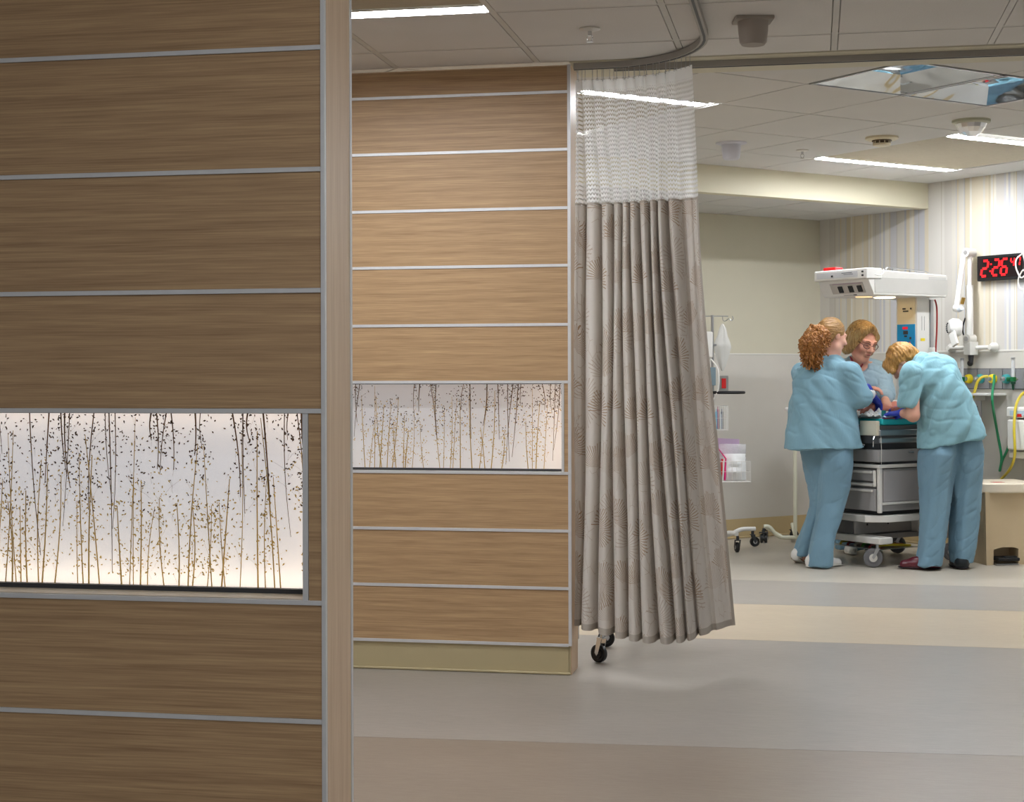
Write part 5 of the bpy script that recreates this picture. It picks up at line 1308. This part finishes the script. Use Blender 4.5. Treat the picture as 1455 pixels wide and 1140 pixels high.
# ---------------------------------------------------------------- the nurse facing us, with glasses
p2 = Person((1236, 788), 11.45, 'person in pale scrub jacket with glasses and bobbed blonde hair, leaning over the infant', None); L = p2.L
b2 = p2.b
f = Field((-.50, -.55, -.02), (.50, .40, 1.72), .0048)
hc = L(1225, 485, -.12); fwd2 = (.40, -.84, -.32)
P, M = head_field(f, hc, fwd2, (.12, .0, 1), 1.14)
f.cone(L(1223, 503, -.06), L(1219, 520, .0), .055, .062, .03)
f.loft(p2.rings([(514, 1200, 1243, .02, .08), (540, 1193, 1252, .02, .11), (590, 1197, 1248, .10, .09), (650, 1200, 1246, .22, .09), (665, 1202, 1244, .22, .09)]), .03)
for s in (-1, 1): 
    k0_ = L(1223 + 14 * s, 655, .22); f.cone(k0_, (k0_[0], k0_[1] + .03, .50), .06, .045, .03); f.cone((k0_[0], k0_[1] + .03, .50), (k0_[0], k0_[1] + .05, .07), .05, .036, .02)
sR, eR, wR = L(1199, 528, .02), L(1204, 562, -.10), L(1226, 553, -.24); sL_, eL, wL_ = L(1249, 527, .0), L(1259, 560, -.10), L(1258, 569, -.30)
for a, b, c in ((sR, eR, wR), (sL_, eL, wL_)): f.cone(a, b, .048, .04, .03); f.cone(b, c, .04, .025, .02)
hand(f, wR, (.85, -.3, .05), (0, -.2, 1), .6, .92, 1); hand(f, wL_, (-.05, -.75, -.35), (.3, -.2, 1), .6, .95, -1)
V1 = f.mesh(); put_mesh('body', V1, SKIN2, p2.o)
f = Field((-.50, -.55, .70), (.50, .45, 1.50), .0066)
f.loft(p2.rings([(506, 1206, 1226, .06, .055), (512, 1198, 1240, .04, .09), (520, 1192, 1250, .02, .11), (535, 1189, 1255, .02, .13), (565, 1189, 1256, .03, .14), (600, 1188, 1257, .14, .15), (640, 1186, 1259, .22, .15), (668, 1185, 1260, .24, .15)]), .03, 2.3)
for a, b, c in ((sR, eR, wR), (sL_, eL, wL_)):
    f.cone(a, b, .078, .064, .035); e = np.array(b) + (np.array(c) - np.array(b)) * .72; f.cone(b, e, .062, .052, .03)
f.ell(L(1226, 514, -.12), (.055, .10, .075), 0, sub=True)
vf = wrinkle(f.mesh(), [((1, 0, -.3), .3, .05, -.005), ((.3, 0, 1), .4, .06, -.003), ((.3, 0, 1), .8, .08, .014)], 1, 21.0); put_mesh('scrub_jacket', vf, JACKET, p2.o)
f = Field((-.35, -.30, .005), (.35, .45, .95), .0075)
for s in (-1, 1):
    k0_ = L(1223 + 15 * s, 650, .22); f.loft([(.03, k0_[0], k0_[1] + .04, .10, .11), (.45, k0_[0], k0_[1] + .03, .095, .10), (.80, k0_[0], k0_[1], .105, .14), (.92, k0_[0] * .8, k0_[1], .10, .13)], .02)
put_mesh('scrub_trousers', wrinkle(f.mesh(), [((1, 0, .4), .16, .05, .02)], 1, 2.2), SCRUBP, p2.o)
for s in (-1, 1):
    k0_ = L(1223 + 15 * s, 650, .22); shoe(p2, (k0_[0], k0_[1] + .06, 0), (k0_[0] + .02 * s, k0_[1] - .17, 0), .05, .04, SHOEW, mat('white_sole', 'd8d5cc', .5))
HAIR2 = hair_mat('hair_blonde_bob', '6b4c28', 'b18a50', 'e6c990', 2)
f = Field(np.array(hc) - .22, np.array(hc) + .22, .0045); S2 = 1.10
f.ell(P(0, -.020, .036), (.094 * S2, .106 * S2, .098 * S2), .01, M)
for x in (-1, 1): f.cone(P(.074 * x, .010, .03), P(.080 * x, -.002, -.065), .034, .030, .03); f.cone(P(.05 * x, -.06, .0), P(.06 * x, -.05, -.075), .045, .038, .03)
f.cone(P(.0, .050, .108), P(.072, .040, .075), .014, .018, .03); f.cone(P(.075, .050, .065), P(.088, .035, -.04), .020, .018, .03)
f.cone(P(-.0, .050, .108), P(-.080, .020, .045), .012, .018, .03)
f.ell(P(.004, .135, -.020), (.084, .122, .140), 0, M, sub=True); f.ell(P(0, .04, -.15), (.07, .12, .085), 0, M, sub=True)
vf = f.mesh(); N = normals(*vf); Vh = vf[0] + N * np.array([.006 * mnoise.noise(Vector((q[0] * 70, q[1] * 70, q[2] * 9))) for q in vf[0]])[:, None]; put_mesh('hair', (Vh, vf[1]), HAIR2, p2.o)
gl = MB()
for x in (-1, 1):
    pts = [P(.032 * x + .025 * math.cos(t * .5236), .106 - .012 * abs(math.cos(t * .5236) * x + .2) , -.004 + .017 * math.sin(t * .5236)) for t in range(12)]; gl.tube(pts, .0024, 6, closed=True)
    gl.tube([P(.057 * x, .096, .0), P(.078 * x, .05, .006), P(.080 * x, -.005, .0)], .0022, 6)
gl.tube([P(-.008, .106, .0), P(0, .112, .003), P(.008, .106, .0)], .0022, 6); gl.build('glasses', mat('tortoise_frame', '4a211d', .3), p2.o, True)
for x in (-1, 1):
    MB().tube([P(.016 * x, .0965, .022), P(.030 * x, .097, .026), P(.045 * x, .086, .022)], [.003, .0035, .002], 6).build('eyebrow', mat('brow_brown', '8a5c38', .7), p2.o, True)
    MB().tube([P(.017 * x, .0905, -.006), P(.029 * x, .0915, -.003), P(.041 * x, .084, -.004)], .002, 6).build('eyelash_line', mat('lash_brown', '4a2a20', .7), p2.o, True)
MB().tube([P(-.021, .0895, -.063), P(-.008, .0965, -.061), P(.008, .0965, -.061), P(.021, .0895, -.063)], [.002, .0042, .0042, .002], 8).build('lips', mat('lip_rose', 'b0564e', .4), p2.o, True)
MB().tube(smooth_path([L(1208, 507, -.03), L(1213, 516, -.09), L(1220, 524, -.12), L(1226, 517, -.13)], 6), .006, 8).build('lanyard', mat('red_lanyard', 'a32238', .5), p2.o, True)

# ---------------------------------------------------------------- the nurse bending over from the right
p3 = Person((1345, 810), 10.72, 'person in teal scrubs and burgundy clogs bending over the warmer bed', None); L = p3.L
f = Field((-.60, -.45, -.02), (.40, .70, 1.62), .0058)
hc = L(1283, 514, .10); fwd3 = (-.55, .30, -.80); up3 = (-.62, .2, .72)
P, M = head_field(f, hc, fwd3, up3, 1.0)
f.cone(L(1294, 512, .09), L(1310, 520, .05), .056, .065, .03)
f.loft(p3.rings([(510, 1308, 1342, .02, .07), (540, 1314, 1356, .0, .10), (580, 1318, 1370, .0, .10), (612, 1326, 1382, .0, .10)]), .03)
f.cone(L(1338, 612, .0), L(1370, 612, .0), .075, .075, .03)
for a, b, c in (((1336, 620, -.02), (1328, 720, -.03), (1322, 796, -.05)), ((1374, 620, .02), (1371, 720, .03), (1365, 797, .03))): f.cone(L(*a), L(*b), .055, .045, .02); f.cone(L(*b), L(*c), .045, .035, .02)
sR, eR, wR = L(1296, 530, -.10), L(1297, 590, -.10), L(1282, 587, .02); sL_, eL, wL_ = L(1325, 530, .16), L(1310, 578, .30), L(1284, 580, .34)
f.cone(sR, eR, .050, .044, .03); f.cone(eR, wR, .044, .029, .02); f.cone(sL_, eL, .05, .04, .03); f.cone(eL, wL_, .04, .027, .02)
d3, n3 = (-.75, .62, -.10), (.1, .1, 1); d3b = (-.9, .1, -.12)
hand(f, wR, d3, n3, .55, .95, 1); hand(f, wL_, d3b, n3, .5, .95, 1)
V1 = f.mesh(); put_mesh('body', (relax(V1[0], V1[1], 1), V1[1]), SKIN3, p3.o)
for w, d in ((wR, d3), (wL_, d3b)):
    g = Field(np.array(w) - .19, np.array(w) + .19, .0045); g.cone(np.array(w) - np.array(Vector(d).normalized()) * .03, w, .037, .033, .01); hand(g, w, d, n3, .55 if d == d3 else .5, .95, 1, .0025); put_mesh('glove', g.mesh(), GLOVE, p3.o, 'blue nitrile glove')
f = Field((-.50, -.42, .70), (.42, .60, 1.52), .0066)
f.loft(p3.rings([(502, 1308, 1332, .03, .06), (507, 1301, 1347, .02, .10), (515, 1296, 1356, .02, .13), (527, 1294, 1363, .01, .15), (545, 1298, 1370, .0, .165), (562, 1302, 1378, .0, .17), (582, 1304, 1386, .0, .175), (602, 1304, 1394, .0, .18), (619, 1304, 1400, .0, .185), (638, 1304, 1401, .0, .19)]), .03, 2.3,
       cut=lambda X: np.clip((X - L(1306, 620)[0]) * .20, 0, .09))
f.cone(sR, L(1291, 571, -.10), .076, .070, .04); f.cone(sL_, eL, .085, .07, .03)
zc = L(1291, 577, -.1)[2]; sl, X, Y, Z = f._blk(L(1268, 560, -.2) - np.array((.05, .2, 0)), L(1305, 600, 0) + np.array((0, .08, .3)))
f.ell(L(1283, 600, -.12), (.09, .16, .105), 0, sub=True)
vf = wrinkle(f.mesh(), [((.75, 0, 1), .9, .07, .018), ((1, 0, .25), .5, .08, -.0035), ((.6, 0, 1), .5, .08, -.005), ((.35, .2, 1), 1.2, .11, .014)], 1, 33.0); put_mesh('scrub_top', vf, SCRUB3, p3.o)
f = Field((-.35, -.42, .005), (.42, .45, 1.02), .0066)
f.loft(p3.rings([(612, 1318, 1362, -.0, .12), (632, 1313, 1361, -.01, .14), (645, 1308, 1360, -.02, .155), (665, 1307, 1355, -.02, .145), (690, 1308, 1350, -.02, .13), (720, 1309, 1347, -.03, .115), (750, 1309, 1344, -.04, .11), (780, 1307, 1341, -.05, .115), (797, 1302, 1339, -.05, .12), (804, 1300, 1338, -.05, .12)]), .012, 2.3)
f.loft(p3.rings([(612, 1345, 1385, .02, .12), (625, 1347, 1392, .02, .145), (640, 1348, 1396, .02, .155), (665, 1350, 1395, .02, .14), (690, 1349, 1394, .03, .125), (720, 1351, 1392, .03, .115), (750, 1350, 1389, .03, .11), (780, 1349, 1385, .03, .115), (799, 1351, 1381, .03, .11)]), .012, 2.3)
vf = wrinkle(f.mesh(), [((1, 0, .6), .3, .07, -.0035), ((.1, 0, 1), 1.2, .07, .022)], 1, 41.0); put_mesh('scrub_trousers', vf, SCRUBP, p3.o)
CLOG = mat('burgundy_clog', '5a1626', .3, 0, .55); CLOGB = mat('black_clog', '1b2327', .35)
_a, _b = L(1328, 809, -.06), L(1281, 806, -.0); _a[2] = 0; _b[2] = 0; shoe(p3, _a, _b, .045, .045, CLOG, mat('dark_sole', '1d1517', .5))
_a, _b = L(1367, 812, -.04), L(1355, 806, .16); _a[2] = 0; _b[2] = 0; shoe(p3, _a, _b, .045, .047, CLOGB, mat('dark_sole', '1d1517', .5))
HAIR3 = hair_mat('hair_golden_brown', '6e4a20', 'b0803f', 'd8ac68', 2)
f = Field(np.array(hc) - .22, np.array(hc) + .22, .0045)
f.ell(P(0, -.018, .034), (.090, .106, .098), .01, M); f.cone(P(.04, .07, .07), P(.06, .085, .0), .026, .020, .03); f.cone(P(-.03, .08, .07), P(-.065, .088, .005), .028, .018, .03)
f.cone(P(0, .085, .07), P(-.02, .115, .02), .022, .014, .03); f.cone(P(-.02, -.08, .0), P(-.02, -.085, -.06), .05, .035, .03)
f.ell(P(0, .11, -.05), (.058, .085, .085), 0, M, sub=True); f.ell(P(-.088, .02, -.055), (.05, .055, .06), 0, M, sub=True); f.ell(P(.088, .02, -.055), (.05, .055, .06), 0, M, sub=True)
vf = f.mesh(); N = normals(*vf); Vh = vf[0] + N * np.array([.007 * mnoise.noise(Vector(q * 34)) + .005 * mnoise.noise(Vector((q[0] * 60 + q[2] * 40, q[1] * 30, q[2] * 12))) for q in vf[0]])[:, None]; put_mesh('hair', (Vh, vf[1]), HAIR3, p3.o)

# ---------------------------------------------------------------- the infant and its bedding
iw = lambda a, b, z: np.array([OW[0], OW[1], z]) + U * a + V * b
inf = empty('person', tuple(iw(.26, .24, 1.017)), ANG_U, 'newborn infant lying on white and blue cloths on the warmer bed', 'person')
f = Field((-.26, -.20, -.02), (.28, .22, .16), .0042)
f.ell((.0, 0, .045), (.085, .062, .042), .02); f.ell((-.09, 0, .040), (.060, .055, .040), .03)
f.ell((.135, .005, .052), (.060, .050, .050), .01); f.ell((.14, .0, .092), (.014, .012, .012), .01); f.cone((.07, 0, .05), (.10, 0, .05), .026, .03, .02)
for s in (-1, 1):
    f.cone((.055, .055 * s, .05), (.03, .105 * s, .045), .020, .017, .015); f.cone((.03, .105 * s, .045), (.07, .125 * s, .07), .016, .012, .012)
    hand(f, (.07, .125 * s, .07), (.9, .2 * s, .3), (0, .3 * s, 1), .9, .42, s, 0, .003)
    f.cone((-.12, .04 * s, .04), (-.17, .085 * s, .075), .028, .022, .015); f.cone((-.17, .085 * s, .075), (-.225, .05 * s, .03), .021, .015, .012); f.cone((-.225, .05 * s, .03), (-.235, .055 * s, .06), .013, .010, .01)
put_mesh('body', f.mesh(), SKINB, inf)
f = Field((.03, -.12, -.02), (.28, .12, .16), .0045); f.ell((.150, .005, .056), (.060, .056, .053), .01); f.ell((.115, .005, .09), (.05, .06, .045), 0, sub=True); put_mesh('knit_cap', f.mesh(), mat('infant_cap', 'e6e3dd', .85, bump=.6), inf)
f = Field((-.2, -.12, -.02), (.0, .12, .14), .0045); f.ell((-.095, 0, .042), (.062, .060, .046), .01); put_mesh('nappy', f.mesh(), mat('nappy_white', 'eeeeee', .85), inf)
def crumple(name, a, b, w, d, hgt, m, lb, seed, rz=0.0):
    nx, ny = 34, 30; vs_ = []; mb = MB()
    for j in range(ny + 1):
        for i in range(nx + 1):
            x, y = i / nx - .5, j / ny - .5; e = max(0, 1 - (2 * max(abs(x), abs(y))) ** 4)
            q = Vector((x * 5 + seed, y * 5, seed)); h_ = abs(mnoise.noise(q)) * .7 + abs(mnoise.noise(q * 2.3)) * .45
            vs_.append((x * w + .02 * mnoise.noise(q + Vector((7, 0, 0))), y * d + .02 * mnoise.noise(q + Vector((0, 9, 0))), .002 + hgt * h_ * (.25 + .75 * e)))
    mb.add(vs_, [(j * (nx + 1) + i, j * (nx + 1) + i + 1, (j + 1) * (nx + 1) + i + 1, (j + 1) * (nx + 1) + i) for j in range(ny) for i in range(nx)])
    o = mb.build(name, m, None, True); md = o.modifiers.new('thickness', 'SOLIDIFY'); md.thickness = .003; o.location = tuple(iw(a, b, 1.0165)); o.rotation_euler = (0, 0, ANG_U + rz); return tag(o, lb, 'cloth')
crumple('folded_cloth', .09, .22, .22, .36, .10, mat('speckled_cloth', 'd5d5d2', .85, var=.25, vscale=60), 'crumpled speckled white cloth by the feet of the infant', 3)
crumple('folded_cloth', .24, .11, .40, .20, .075, mat('pale_blue_cloth', 'bcd3e4', .85, var=.06), 'crumpled pale blue cloth along the edge of the mattress', 8, .1)
crumple('folded_cloth', .42, .14, .16, .16, .06, mat('white_gauze', 'ecebe6', .85), 'small white gauze cloth near the gloved hands', 15, .4)
o = box('teal_clip', TEAL, -.01, .012, -.012, .012, 0, .05, None, bevel=.004); o.location = tuple(iw(.075, .03, 1.0165)); o.rotation_euler = (0, 0, ANG_U); tag(o, 'small teal clip standing at the corner of the mattress', 'clip')
